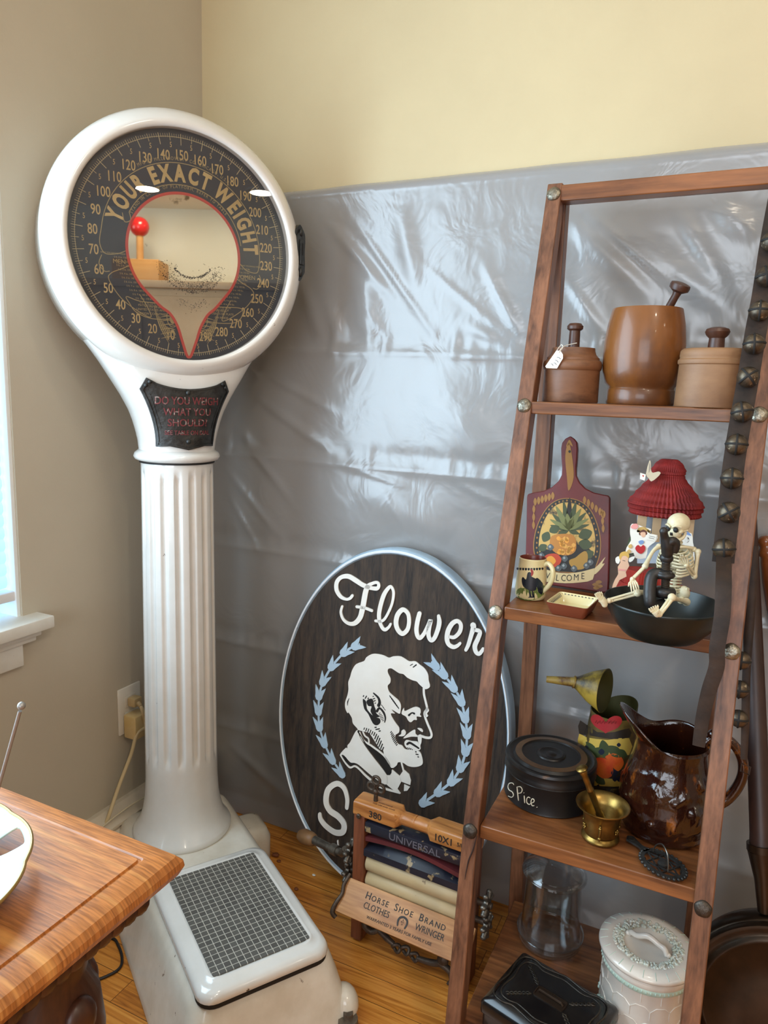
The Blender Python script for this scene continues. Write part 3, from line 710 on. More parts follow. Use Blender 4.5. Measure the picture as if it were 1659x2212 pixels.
stroke(b, [(248, 303), (225, 330), (185, 338), (130, 310), (92, 245), (95, 170), (140, 120), (210, 112), (280, 150), (340, 190), (395, 215), (440, 228), (490, 232), (510, 210), (505, 180), (480, 172), (440, 185), (410, 205), (385, 250), (370, 320), (350, 430), (325, 520), (275, 575), (215, 580), (160, 540), (135, 470), (148, 410)], [30, 30, 26, 40, 46, 44, 40, 48, 50, 46, 44, 38, 40, 34, 30, 30, 32, 44, 54, 56, 56, 52, 46, 34, 30, 28, 24])
stroke(b, [(292, 413), (370, 425), (442, 452)], 28)
stroke(b, [(478, 553), (540, 555), (585, 510), (640, 390), (658, 280), (640, 222), (612, 222), (560, 300), (520, 440), (515, 540), (545, 620), (575, 640), (610, 615), (628, 585)], [26, 28, 26, 26, 28, 28, 34, 44, 44, 40, 36, 34, 28, 24])
stroke(b, [(750, 442), (700, 490), (682, 570), (700, 640), (745, 680), (795, 640), (812, 560), (800, 480)], [46, 48, 48, 46, 42, 40, 40, 42], True)
stroke(b, [(915, 480), (895, 560), (885, 640), (895, 700), (920, 722), (960, 680), (1000, 600), (1025, 550), (1010, 620), (1005, 700), (1030, 745), (1065, 720), (1100, 630), (1112, 560), (1105, 505)], [42, 44, 44, 42, 40, 36, 36, 44, 44, 42, 40, 40, 44, 44, 32])
stroke(b, [(1205, 708), (1260, 715), (1315, 660), (1325, 590), (1290, 555), (1240, 580), (1200, 650), (1188, 730), (1205, 785), (1250, 812), (1290, 800), (1318, 775)], [28, 34, 38, 38, 38, 44, 46, 46, 42, 38, 32, 26])
stroke(b, [(1448, 598), (1450, 620), (1430, 690), (1400, 790), (1375, 842)], [56, 48, 40, 36, 30])
stroke(b, [(1455, 640), (1515, 660), (1495, 730), (1465, 800), (1475, 860), (1505, 880), (1535, 850), (1545, 830)], [36, 36, 42, 44, 40, 36, 32, 28])
b.build('script_word', M_wl, sg_, ang=30)
b = MB(); o4 = (590, 1140); k4 = 3.072
def stroke4(mb, pts, wd):
    q = catmull(spx(o4, k4, pts), 6); mb.ribbon(q, [x/k4*PXM for x in wd], .007, m=SGL)
stroke4(b, [(497, 1852), (500, 1790), (478, 1720), (430, 1692), (375, 1730), (360, 1810), (385, 1870), (440, 1910), (478, 1960), (470, 2010), (420, 2015), (360, 1975), (325, 1930), (318, 1895)], [26, 30, 34, 36, 40, 42, 42, 42, 42, 40, 38, 36, 34, 26])
b.ribbon(spx(o4, k4, [(441, 2105), (437, 2070)]), .0036, .007, m=SGL)
b.build('initial_letter', M_wl, sg_, ang=30)
# wreath
lw = [(575, 770), (490, 815), (405, 905), (345, 1005), (315, 1095), (308, 1195), (312, 1300), (340, 1410), (390, 1520), (450, 1610)]
rw = [(1060, 890), (1125, 955), (1190, 1040), (1245, 1130), (1275, 1240), (1290, 1345), (1285, 1460), (1255, 1570), (1200, 1665), (1115, 1740), (1015, 1810)]
for path in (lw, rw):
    b = MB()
    P = [V(q) for q in spx(o4, k4, path)]
    b.ribbon(catmull([(p.x, p.y) for p in P], 5), .0055, .0045, m=SGL)
    for i, p in enumerate(P):
        d = (P[min(i+1, len(P)-1)]-P[max(i-1, 0)]).normalized(); n_ = V((-d.y, d.x)); L = .021
        if i == 0: p = p+d*.004
        shp = [(1.0, 0), (.92, .28), (.6, .47), (.1, .52), (-.35, .62), (-1.0, .72), (-.55, .30), (-.25, .10), (-.1, 0), (-.25, -.10), (-.55, -.30), (-1.0, -.72), (-.35, -.62), (.1, -.52), (.6, -.47), (.92, -.28)]
        b.prism([tuple(p+d*(u*L*.86)+n_*(v*L*.95)) for u, v in shp], .006, SGL)
    b.build('wreath_branch', M_bl, sg_, ang=30)
# profile head
o5 = (730, 1400); k5 = 6.9136
def face(mb, pts, h, z0=0.0, sm=3): mb.prism(catmull(spx(o5, k5, pts), sm, True) if sm else spx(o5, k5, pts), h, SGL, z0=z0)
b = MB()
face(b, [(160, 960), (128, 890), (125, 800), (160, 690), (175, 600), (172, 500), (200, 420), (230, 320), (290, 230), (405, 185), (440, 130), (520, 82), (600, 78), (700, 100), (775, 135), (840, 115), (940, 112), (1010, 145), (1080, 188), (1170, 188), (1240, 240), (1310, 295), (1360, 380), (1370, 470), (1390, 560), (1350, 598), (1310, 600), (1280, 575), (1230, 530), (1190, 487), (1130, 470), (1050, 430), (995, 380), (930, 365), (860, 320), (810, 292), (765, 305), (762, 360), (800, 440), (795, 510), (758, 555), (780, 640), (840, 700), (920, 770), (955, 840), (950, 930), (935, 968), (880, 940), (820, 905), (845, 945), (865, 965), (805, 965), (830, 1030), (880, 1110), (930, 1180), (925, 1250), (875, 1285), (880, 1350), (915, 1420), (970, 1440), (1010, 1490), (1060, 1505), (1130, 1500), (1215, 1520), (1262, 1580), (1282, 1700), (1240, 1745), (1150, 1762), (1060, 1745), (990, 1700), (915, 1692), (890, 1740), (815, 1775), (740, 1660), (705, 1580), (690, 1515), (640, 1490), (580, 1400), (510, 1290), (470, 1250), (330, 1215), (300, 1180), (240, 1110), (225, 1030), (175, 950)], .006)
b.ribbon(catmull(spx(o5, k5, [(1296, 590), (1300, 680), (1325, 790), (1345, 890), (1310, 950), (1315, 1010), (1350, 1110), (1400, 1230), (1412, 1290), (1390, 1325), (1330, 1325), (1265, 1305)]), 5), 33/k5*PXM, .006, m=SGL)
face(b, [(1340, 870), (1375, 920), (1345, 965), (1362, 1000), (1330, 1020), (1300, 970)], .006)
face(b, [(1000, 880), (1010, 930), (1080, 900), (1170, 866), (1240, 890), (1250, 950), (1240, 980), (1258, 1015), (1190, 1010), (1195, 1060), (1150, 1060), (1105, 1095), (1065, 1070), (1030, 1010), (965, 965)], .006)
face(b, [(965, 1225), (1000, 1205), (1030, 1250), (1000, 1300), (920, 1300), (960, 1270)], .006)
face(b, [(990, 1335), (1080, 1250), (1165, 1205), (1175, 1270), (1215, 1310), (1110, 1310)], .006)
face(b, [(1200, 1185), (1260, 1190), (1285, 1225), (1270, 1240)], .006)
face(b, [(1205, 1300), (1260, 1285), (1262, 1390), (1245, 1440), (1248, 1490), (1215, 1515), (1120, 1500), (1060, 1490), (1015, 1440), (1010, 1390), (1040, 1360), (1110, 1375), (1200, 1385), (1220, 1420)], .006)
# coat and bow tie
face(b, [(45, 1580), (130, 1480), (160, 1490), (160, 1440), (200, 1390), (270, 1250), (310, 1215), (335, 1300), (420, 1450), (560, 1640), (750, 1890), (745, 2020), (640, 1980), (480, 1860), (330, 1730), (260, 1700), (200, 1690), (110, 1590)], .006)
b.ribbon(catmull(spx(o5, k5, [(55, 1585), (120, 1690), (195, 1770), (265, 1750), (330, 1790), (440, 1900), (600, 2030), (730, 2090), (940, 2150)]), 5), [22/k5*PXM, 26/k5*PXM, 26/k5*PXM, 40/k5*PXM, 24/k5*PXM], .006, m=SGL)
b.ribbon(catmull(spx(o5, k5, [(340, 1250), (400, 1370), (520, 1450), (700, 1590), (800, 1740)]), 5), 26/k5*PXM, .006, m=SGL)
b.ribbon(catmull(spx(o5, k5, [(390, 1240), (420, 1300), (470, 1340), (480, 1400)]), 5), 22/k5*PXM, .006, m=SGL)
face(b, [(745, 1895), (825, 1800), (935, 1895), (960, 1980), (905, 2090), (950, 2150), (850, 2110), (745, 2025)], .006, sm=0)
face(b, [(935, 1895), (1000, 1800), (1080, 1870), (1105, 1960), (1095, 2030), (965, 1980)], .006, sm=0)
face(b, [(1005, 2020), (1090, 2060), (1050, 2115), (1000, 2120)], .006, sm=0)
b.ribbon(spx(o5, k5, [(965, 1700), (995, 1820)]), 26/k5*PXM, .006, m=SGL)
head = b.build('profile_head', M_wl, sg_, ang=30)
b = MB()
def blk(pts, sm=3): face(b, pts, .0006, z0=.0058, sm=sm)
blk([(390, 750), (440, 790), (450, 890), (500, 960), (560, 1010), (640, 1040), (650, 1100), (600, 1140), (540, 1110), (470, 970), (410, 890)])
blk([(445, 775), (530, 745), (560, 850), (580, 900), (590, 960), (640, 1010), (560, 1015), (505, 930), (520, 860), (470, 850)])
for pts, w_ in (([(550, 662), (620, 730), (640, 800), (625, 845)], [20, 36, 44, 50]), ([(600, 930), (640, 885), (700, 950), (725, 1030), (715, 1095)], [40, 30, 34, 26, 14])): b.ribbon(catmull(spx(o5, k5, pts), 5), [x/k5*PXM for x in w_], .0006, m=SGL, z0=.0058)
b.build('ear_lines', M_bk, head, ang=0)
for pts, w_ in (([(185, 740), (165, 790), (162, 845)], [6, 18, 6]), ([(1095, 250), (1130, 230)], [10, 12]), ([(1140, 275), (1185, 240)], [14, 18]),
                ([(1075, 990), (1120, 955), (1155, 965)], [30, 18, 30]), ([(1050, 1420), (1090, 1400), (1160, 1440), (1220, 1480)], [30, 34, 30, 26]), ([(90, 1590), (150, 1680), (205, 1715), (265, 1715)], [26, 30, 30, 20])):
    b = MB(); b.ribbon(catmull(spx(o5, k5, pts), 5), [x/k5*PXM for x in w_], .0006, m=SGL, z0=.0058); b.build('accent_line', M_bk, head, ang=0)
def hatch(p0, p1, n, dx, dy, w_):
    b = MB()
    for i in range(n):
        t = i/(n-1); x, y = lerp(p0[0], p1[0], t), lerp(p0[1], p1[1], t); f = 0.6+0.6*math.sin(PI*t)
        b.ribbon(spx(o5, k5, [(x-dx*f, y-dy*f), (x+dx*f, y+dy*f)]), w_/k5*PXM, .0006, m=SGL, z0=.0058, cap=False)
    b.build('hatch_marks', M_bk, head, ang=0)
hatch((795, 710), (920, 880), 8, 12, 26, 13); hatch((400, 705), (470, 740), 3, 10, -18, 16); hatch((545, 710), (575, 810), 4, 14, -6, 14); hatch((670, 840), (720, 910), 4, 8, 16, 9)
hatch((640, 960), (690, 1070), 6, 22, -6, 9); hatch((410, 1190), (560, 1270), 6, 10, -26, 14); hatch((560, 1270), (690, 1490), 7, 18, -44, 16); hatch((810, 1240), (895, 1430), 9, 16, -20, 13)
hatch((580, 1170), (640, 1225), 3, 26, -6, 16); hatch((1055, 1475), (1125, 1500), 4, 8, -6, 14); hatch((1180, 1535), (1215, 1610), 3, 18, 4, 16)
b = MB(); blk([(310, 1240), (330, 1235), (430, 1430), (600, 1640), (760, 1880), (820, 1800), (700, 1620), (560, 1510), (430, 1400), (360, 1290)])
b.build('collar_shadow', M_bk, head, ang=0)
# ------------------------------------------------------------------ ladder shelf
M_rail = wood('reddish_brown_hardwood', (70, 42, 28), (142, 94, 66), 'Z', 1.1, 0.42, 0.2, blotch=((54, 30, 20), 6, 0.56))
M_shelf = wood('rosewood_shelf_board', (74, 40, 20), (154, 96, 54), 'X', 0.8, 0.34, 0.12, blotch=((60, 28, 14), 7, 0.60))
M_bolt = mat('hammered_steel_bolt', (168, 162, 146), 0.35, metal=0.9, c2=(110, 104, 92), nscale=60, bump=0.5, bscale=150)
M_bolt2 = mat('dark_steel_bolt', (86, 78, 70), 0.45, metal=0.8, c2=(60, 54, 48), nscale=60, bump=0.4, bscale=150)
LO = (-.145, 1.2, 0)
lad = thing('ladder_shelf', 'leaning reddish wooden ladder shelf with four shelves and round bolt heads', 'shelf', LO)
RY_ = [(0, 1.008), (.09, 1.025), (.435, 1.085), (.798, 1.158), (1.1445, 1.25), (1.513, 1.347), (1.532, 1.352)]
RXL = [(0, -.316), (.09, -.319), (.435, -.325), (.798, -.325), (1.1445, -.323), (1.513, -.3202), (1.532, -.320)]
RXR = [(0, .037), (.09, .037), (.435, .0365), (.798, .036), (1.1445, .0384), (1.513, .042), (1.532, .042)]
def bar(mb, pts, hw, hd, m=None):                              # rectangular section following points (x,y,z)
    n = len(pts); rings = []
    for p in pts: rings.append([(p[0]-hw, p[1]-hd, p[2]), (p[0]+hw, p[1]-hd, p[2]), (p[0]+hw, p[1]+hd, p[2]), (p[0]-hw, p[1]+hd, p[2])])
    loft(mb, rings, m=m)
for tx in (RXL, RXR):
    b = MB(); b.m = T(-LO[0], -LO[1], 0)
    bar(b, [(interp(z, tx), interp(z, RY_), z) for z in (0, .09, .435, .798, 1.1445, 1.532)], .0132, .018)
    b.build('rail', M_rail, lad, ang=25, bevel=.0018)
    xr = -.3175 if tx is RXL else .034
    b = MB(); b.m = T(-LO[0], -LO[1], 0)
    bar(b, [(xr, 1.425, 0), (xr, 1.385, .75), (xr, 1.372, 1.515)], .0142, .0165); b.build('rear_leg', M_rail, lad, ang=25, bevel=.0018)
SH = [(1.152, 1.233, .021), (.810, 1.142, .022), (.445, 1.076, .024), (.103, 1.025, .026)]
for zt, yf, th in SH:
    b = MB(); b.m = T(-LO[0], -LO[1], 0); b.box((-.1425, (yf+1.368)/2, zt-th/2), (.337, 1.368-yf, th)); b.build('shelf', M_shelf, lad, ang=25, bevel=.0018)
b = MB(); b.m = T(-LO[0], -LO[1], 0); b.box((-.1395, 1.347, 1.514), (.338, .034, .027)); b.build('top_bar', M_shelf, lad, ang=25, bevel=.0018)
for tx, side in ((RXL, 0), (RXR, 1)):
    for i, z in enumerate((.435, .798, 1.1445, 1.513)):
        if side == 1 and i == 3: continue
        zz = z if side == 0 or i != 0 else .425
        b = MB(); b.m = T(interp(zz, tx)-LO[0], interp(zz, RY_)-LO[1]-.0178, zz) @ RX(90-14)
        b.lathe([(.0125, -.002), (.0125, .001), (.011, .0032), (.0065, .0050), (0, .0056)], seg=22, rf=lambda a, z_, r: r*(1+.03*math.sin(5*a)))
        b.build('bolt', M_bolt if i > 0 else M_bolt2, lad, ang=50)
# a long split in the left rail
b = MB(); b.m = T(-LO[0], -LO[1], 0)
q = [UY(1030, 1806, 1.0655), UY(1021, 1838, 1.060), UY(1012, 1860, 1.057), UY(1004, 1900, 1.051)]
b.tube(catmull(q, 4), [.0006, .0012, .0012, .0004], 6); b.build('wood_split', mat('dark_wood_split', (40, 20, 12), 0.8), lad)

# ------------------------------------------------------------------ top shelf: two butter moulds, mortar and pestle
def UC(px, py, cx, cy, r, off=0.0, it=3):                      # near side of an upright round thing under a pixel; r may vary with z
    v = ray(px, py); a = v.x*v.x+v.y*v.y; z = .9; rr = r(z) if callable(r) else r
    for _ in range(it if callable(r) else 1):
        bb = v.x*(-cx)+v.y*(-cy); c_ = cx*cx+cy*cy-(rr+off)**2; d = bb*bb-a*c_
        t = (-bb-math.sqrt(max(d, 0)))/a; p = CAM+v*t
        if callable(r): rr = r(p.z)
    return p
M_old = mat('brown_turned_wood', (112, 72, 46), 0.5, c2=(84, 52, 34), nscale=9, stretch=(1, 1, 3), bump=0.1, bscale=30, spots=((52, 32, 22), 16, 0.66), c3=(124, 82, 54))
M_old2 = mat('pale_brown_turned_wood', (148, 110, 76), 0.55, c2=(120, 84, 56), nscale=8, stretch=(1, 1, 2), bump=0.1, bscale=40, spots=((86, 56, 38), 20, 0.68))
M_knob = mat('dark_turned_knob', (82, 50, 36), 0.4, c2=(62, 36, 26), nscale=20, stretch=(3, 3, 1))
Z1 = 1.1525
t = thing('butter_mold', 'small round brown wooden butter mould with a tall knob and a white price tag', 'butter mould', (-.2595, 1.300, Z1))
b = MB(); b.lathe([(0, 0), (.047, 0), (.048, .002), (.0475, .054), (.0475, .0545), (.0495, .057), (.0505, .061), (.0505, .066), (.0492, .070), (.047, .0722), (.0455, .0725), (.0450, .0765), (.0425, .0785), (.0392, .0825), (.0372, .088), (.0365, .0935), (0, .0945)], seg=56); b.build('body', M_old, t)
b = MB(); b.lathe([(0, .094), (.0098, .094), (.0092, .123), (.0135, .126), (.0138, .131), (.010, .1355), (0, .137)], seg=28); b.build('knob', M_knob, t)
b = MB(); q = [UY(x, y, 1.247)-V((-.2595, 1.300, Z1)) for x, y in ((1202, 757), (1211, 758), (1216, 766), (1216, 774), (1203, 796), (1180, 795), (1178, 791))]
n_ = len(q); b.raw([tuple(p) for p in q]+[(p.x, p.y+.0006, p.z) for p in q], [tuple(range(n_)), tuple(range(2*n_-1, n_-1, -1))]+[(i, (i+1) % n_, n_+(i+1) % n_, n_+i) for i in range(n_)])
b.mi = 1
for (x0, y0, x1, y1) in ((1203, 772, 1211, 776), (1199, 778, 1206, 783), (1196, 784, 1202, 788), (1190, 786, 1195, 790)):
    b.tube([UY(x0, y0, 1.2465)-V((-.2595, 1.300, Z1)), UY((x0+x1)/2, (y0+y1)/2-2, 1.2465)-V((-.2595, 1.300, Z1)), UY(x1, y1, 1.2465)-V((-.2595, 1.300, Z1))], .0004, 5)
tg = b.build('price_tag', [mat('white_card', (236, 234, 228), 0.6), mat('grey_ink', (90, 90, 96), 0.6)], t, ang=0)
b = MB(); q = [UY(1207, 762, 1.246), UY(1213, 752, 1.25), UY(1224, 746, 1.275), UY(1246, 741, 1.288)]; b.tube(catmull([p-V((-.2595, 1.300, Z1)) for p in q], 5), .0007, 6)
q = [UY(1207, 762, 1.246), UY(1216, 750, 1.252), UY(1212, 745, 1.26), UY(1203, 757, 1.25)]; b.tube(catmull([p-V((-.2595, 1.300, Z1)) for p in q], 5), .0006, 6); b.build('tag_string', mat('white_string', (230, 226, 214), 0.8), t)

M_mort = mat('golden_brown_mortar_wood', (132, 80, 33), 0.36, c2=(88, 50, 24), nscale=6, stretch=(1, 1, .6), contrast=(.38, .62), coat=0.2, bump=0.06, bscale=50, spots=((72, 36, 18), 24, 0.70), c3=(124, 74, 30))
t = thing('wooden_mortar', 'large golden brown barrel shaped wooden mortar in the middle of the top shelf', 'mortar', (-.145, 1.322, Z1))
b = MB(); b.shell([(0.002, 0), (.0545, 0), (.056, .003), (.0555, .024), (.054, .0265), (.0545, .030), (.060, .036), (.0655, .056), (.0670, .080), (.0660, .105), (.0625, .135), (.0575, .157), (.0565, .1600), (.051, .1600), (.050, .155), (.048, .06), (.0, .03), (.0, .028)], seg=64); b.build('mortar_bowl', M_mort, t)
t = thing('wooden_pestle', 'dark wooden pestle sticking up out of the barrel shaped mortar', 'pestle', (-.145, 1.322, Z1+.034))
o_ = V((-.145, 1.322, Z1+.034)); h1 = UY(1467, 623, 1.300); h0 = V((-.152, 1.335, Z1+.050)); dv = (h1-h0).normalized()
b = MB(); b.tube([h0-o_, h0+dv*.02-o_, UY(1443, 668, 1.311)-o_, h1-dv*.012-o_, h1-o_-dv*.004], [.013, .0125, .0065, .0062, .008], 18); b.build('shaft', M_knob, t)
b = MB(); b.tube([h1-dv*.006-o_, h1-dv*.002-o_, h1+dv*.003-o_, h1+dv*.0075-o_, h1+dv*.0095-o_], [.009, .0155, .0165, .0155, .008], 10); b.build('grip_cap', M_knob, t)
t = thing('butter_mold', 'pale oval wooden butter mould with a mushroom knob beside the sleigh bell strap', 'butter mould', (-.032, 1.275, Z1))
b = MB(); b.lathe([(0, 0), (.0535, 0), (.054, .002), (.0520, .066), (.0540, .0675), (.0545, .0700), (.0542, .0735), (.0520, .0752), (.0515, .078), (.0523, .0795), (.0515, .0870), (.050, .0895), (.047, .0915), (0, .0925)], m=SC(1, .86, 1), seg=60); b.build('body', M_old2, t)
b = MB(); b.lathe([(0, .092), (.0125, .092), (.0115, .108), (.0165, .113), (.0185, .118), (.0165, .1225), (.010, .125), (0, .1255)], seg=28); b.build('knob', M_knob, t)

# ------------------------------------------------------------------ second shelf
Z2 = .8105
bw = 11.2
BMX = T(-.25, 1.306, .8115) @ RX(90-bw)
t = thing('painted_paddle_board', 'dark red painted cutting board with a handle, fruit picture and the word welcome', 'cutting board', (-.25, 1.306, .8115))
BL = RX(90-bw)
o3 = (1120, 930); k3 = 5.532
def bp_(pts): return [UP(o3[0]+x/k3, o3[1]+y/k3, BMX) for x, y in pts]
M_bred = mat('barn_red_board_paint', (104, 36, 35), 0.42, c2=(40, 24, 24), nscale=8, c3=(88, 32, 32), contrast=(0.40, 0.66))
sil = [(620, 65)]+[(665, 95), (700, 140), (706, 220), (700, 330), (688, 450), (690, 540), (730, 620), (800, 690), (900, 740), (1010, 765), (1070, 775), (1092, 800), (1090, 1000), (1088, 1400), (1078, 1800), (1070, 1935), (1000, 1950), (500, 1890), (120, 1845), (78, 1835), (80, 1600), (92, 1200), (100, 800), (108, 760), (170, 742), (300, 720), (400, 675), (480, 600), (515, 530), (520, 430), (512, 330), (508, 210), (520, 145), (560, 95)]
b = MB(); q = [(p[0], max(p[1], .0035)) for p in bp_(sil)]; b.prism(q, .015, BL, z0=-.015); brd = b.build('board', M_bred, t, ang=30, bevel=.002)
pal = {}
def pc(name, c, rough=.45):
    if name not in pal: pal[name] = mat(name, c, rough)
    return pal[name]
def patch(mb, mi, pts, lay, sm=3):
    mb.mi = mi; q = bp_(pts); q = catmull(q, sm, True) if sm else q
    mb.prism([(p[0], p[1]) for p in q], .0005+.00012*lay, BL)
cols = [mat('gold_leaf_oval', (196, 158, 84), 0.45, c2=(52, 42, 26), nscale=42, contrast=(0.50, 0.62)), pc('black_paint_ground', (26, 22, 18)), pc('leaf_green', (62, 72, 40)), pc('leaf_green_light', (112, 116, 66)), pc('pineapple_gold', (178, 116, 42)),
        pc('pineapple_light', (214, 156, 70)), pc('apple_red', (184, 62, 30)), pc('apple_yellow', (222, 150, 52)), pc('pear_ochre', (166, 126, 50)), pc('grape_grey', (78, 84, 86)), pc('banner_cream', (206, 184, 136)), pc('grape_light', (146, 152, 150)), pc('wheat_gold', (150, 104, 42))]
b = MB()
oc = [(580, 815), (700, 835), (810, 900), (890, 1010), (950, 1170), (975, 1330), (965, 1480), (920, 1620), (880, 1700), (600, 1690), (330, 1660), (230, 1560), (190, 1430), (195, 1290), (230, 1140), (290, 1010), (370, 900), (470, 835)]
patch(b, 12, [(x+(x-580)*.03, y+(y-1250)*.02) for x, y in oc], 0); patch(b, 1, oc, 1)
patch(b, 0, [(580+(x-580)*.86, 1250+(y-1250)*.9) for x, y in oc], 2)
patch(b, 1, [(230, 1500), (300, 1420), (420, 1430), (560, 1400), (700, 1360), (830, 1400), (900, 1500), (880, 1660), (600, 1690), (330, 1660), (240, 1580)], 3)
cpt = (600, 1230)
for ang, ln, wd, c in ((-100, 360, 70, 2), (-88, 390, 74, 1), (-75, 350, 76, 2), (-60, 300, 70, 3), (-118, 330, 70, 3), (-135, 280, 66, 2), (-45, 300, 66, 2), (-30, 280, 60, 3), (-150, 260, 60, 3), (-15, 260, 56, 2), (-165, 230, 56, 2), (-95, 200, 80, 3), (-70, 180, 70, 3), (-112, 190, 70, 2), (160, 130, 60, 2), (20, 140, 60, 2)):
    a = R(ang); d = (math.cos(a), math.sin(a)); n_ = (-d[1], d[0])
    patch(b, c, [(cpt[0], cpt[1]-40), (cpt[0]+d[0]*ln*.4+n_[0]*wd*.5, cpt[1]-40+d[1]*ln*.4+n_[1]*wd*.5), (cpt[0]+d[0]*ln, cpt[1]-40+d[1]*ln), (cpt[0]+d[0]*ln*.4-n_[0]*wd*.5, cpt[1]-40+d[1]*ln*.4-n_[1]*wd*.5)], 4+(c == 3), 4)
for (x, y, dx, dy) in ((330, 1270, -30, 60), (430, 1180, -60, 30), (800, 1240, 80, -30), (800, 1360, 80, 20), (290, 1400, -50, 30), (840, 1480, 60, -30)):
    patch(b, 2, [(x-dx, y-dy), (x-dy*.8, y+dx*.8), (x+dx, y+dy), (x+dy*.8, y-dx*.8)], 5, 4)
patch(b, 4, [(400, 1260), (520, 1235), (650, 1250), (690, 1340), (680, 1440), (600, 1490), (480, 1480), (400, 1420), (375, 1340)], 6)
rp = random.Random(2)
for i in range(26):
    x, y = 385+rp.random()*290, 1260+rp.random()*200
    if ((x-530)/150)**2+((y-1365)/115)**2 < 1: patch(b, 5 if i % 3 else 7, [(x-26, y), (x, y-26), (x+26, y), (x, y+28)], 7, 3)
patch(b, 6, [(285, 1550), (330, 1490), (400, 1470), (470, 1480), (515, 1540), (480, 1610), (400, 1640), (320, 1610)], 7); patch(b, 7, [(340, 1520), (400, 1500), (450, 1560), (400, 1610), (340, 1590)], 8)
patch(b, 8, [(800, 1440), (830, 1490), (820, 1580), (780, 1650), (690, 1660), (620, 1610), (610, 1550), (680, 1520), (740, 1470)], 7)
for x, y in ((385, 1395), (275, 1495), (245, 1560), (555, 1530), (545, 1620), (480, 1645), (665, 1650), (860, 1575), (815, 1615), (310, 1620)):
    patch(b, 9, [(x-40, y), (x, y-40), (x+40, y), (x, y+40)], 9, 4); patch(b, 11, [(x-22, y-8), (x-4, y-24), (x+8, y-4), (x-8, y+8)], 10, 3)
for sgn in (0, 1):
    for i in range(6):
        x, y = ((200+i*42, 850-i*14) if not sgn else (790+i*46, 830+i*34)); 
        patch(b, 12, [(x, y-46), (x+22, y), (x, y+50), (x-20, y)], 2, 4)
    for i in range(3):
        x, y = ((185-i*2, 940+i*95) if not sgn else (1000+i*6, 990+i*90)); patch(b, 12, [(x, y-50), (x+18, y), (x, y+50), (x-18, y)], 2, 4)
for k in range(40):                                            # beaded border of the oval
    i = k/40*len(oc); a_ = oc[int(i) % len(oc)]; b2 = oc[(int(i)+1) % len(oc)]; f = i-int(i); x, y = lerp(a_[0], b2[0], f), lerp(a_[1], b2[1], f)
    x, y = 580+(x-580)*.93, 1250+(y-1250)*.95
    if y < 1520: patch(b, 12, [(x-11, y), (x, y-14), (x+11, y), (x, y+14)], 3, 2)
for pts in ([(600, 140), (640, 300), (660, 560), (600, 720), (580, 560), (560, 300)], [(610, 110), (650, 190), (612, 170), (570, 190)]): patch(b, 12, pts, 1, 4)
patch(b, 1, [(595, 250), (612, 235), (628, 250), (612, 270)], 4)
patch(b, 10, [(270, 1650), (420, 1690), (600, 1705), (760, 1685), (890, 1650), (905, 1660), (890, 1780), (740, 1815), (560, 1825), (400, 1810), (270, 1790)], 8, 2)
patch(b, 10, [(900, 1660), (960, 1600), (1040, 1510), (1000, 1590), (1030, 1590), (960, 1680), (905, 1720)], 4, 3); patch(b, 10, [(200, 1590), (150, 1530), (110, 1470), (125, 1540), (180, 1610)], 4, 3)
for x, y in ((920, 1840), (960, 1810), (970, 1860), (930, 1880)): patch(b, 12, [(x-40, y), (x, y-22), (x+40, y), (x, y+22)], 2, 4)
b.build('fruit_painting', cols, brd, ang=0)
b = MB(); p0 = V(bp_([(270, 1790)])[0]); 
for ch, x, y, rot in (('W', 325, 1765, -4), ('E', 400, 1783, -3), ('L', 462, 1795, -2), ('C', 535, 1797, 0), ('O', 605, 1797, 2), ('M', 690, 1790, 4), ('E', 770, 1775, 6)):
    q = bp_([(x, y)])[0]; b.text(ch, .0165, BL @ T(q[0], q[1], .0010) @ RZ(rot), .0014, xs=.8)
b.build('welcome_lettering', cols[1], brd, ang=0)

# mug with a painted cockerel
M_cream = mat('cream_glaze', (224, 208, 160), 0.2, c2=(214, 196, 146), nscale=9, coat=0.5)
MC = (-.287, 1.221)
def mr(z): return interp(z-Z2, [(0, .0245), (.006, .0268), (.02, .0272), (.045, .0255), (.066, .0238), (.072, .0240)])
t = thing('mug', 'small cream mug painted with a dark cockerel and green grass', 'mug', (MC[0], MC[1], Z2))
b = MB()
prof = [(0, .002), (.022, 0), (.0245, .001)]+[(mr(Z2+z), z) for z in (.003, .006, .02, .033, .045, .058, .066, .071)]+[(.0225, .0725)]
b.lathe(prof, seg=48, caps=False); b.mi = 1; b.lathe([(.0225, .0725), (.0212, .070), (.0225, .04), (.021, .008), (0.0005, .006)], seg=48, caps=False)
b.build('cup', [M_cream, mat('dark_red_inner_glaze', (110, 44, 32), 0.3)], t)
b = MB(); b.tube(catmull([(.0225, .001, .062), (.031, .0, .067), (.040, -.001, .060), (.042, -.001, .046), (.036, 0, .030), (.025, 0, .016)], 6), [.0036, .0042, .0042, .0042, .0042, .004], 12, m=RZ(-18)); b.build('handle', M_cream, t)
b = MB()
def mp_(pts, mi, lay, sm=3):
    b.mi = mi; q = catmull(pts, sm, True) if sm else pts
    def fn(co):
        p = UC(o3[0]+co.x/k3, o3[1]+co.y/k3, MC[0], MC[1], mr, .0002+.0001*lay+co.z*.0); return p-V((MC[0], MC[1], Z2))
    b.raw([(p[0], p[1], 0) for p in q], [tuple(range(len(q)))], None, fn, [(0, 16)])
mp_([(-25, 1920), (20, 1880), (120, 1890), (250, 1870), (310, 1850), (300, 1960), (200, 2020), (80, 2030), (-10, 1990)], 1, 0, 2)
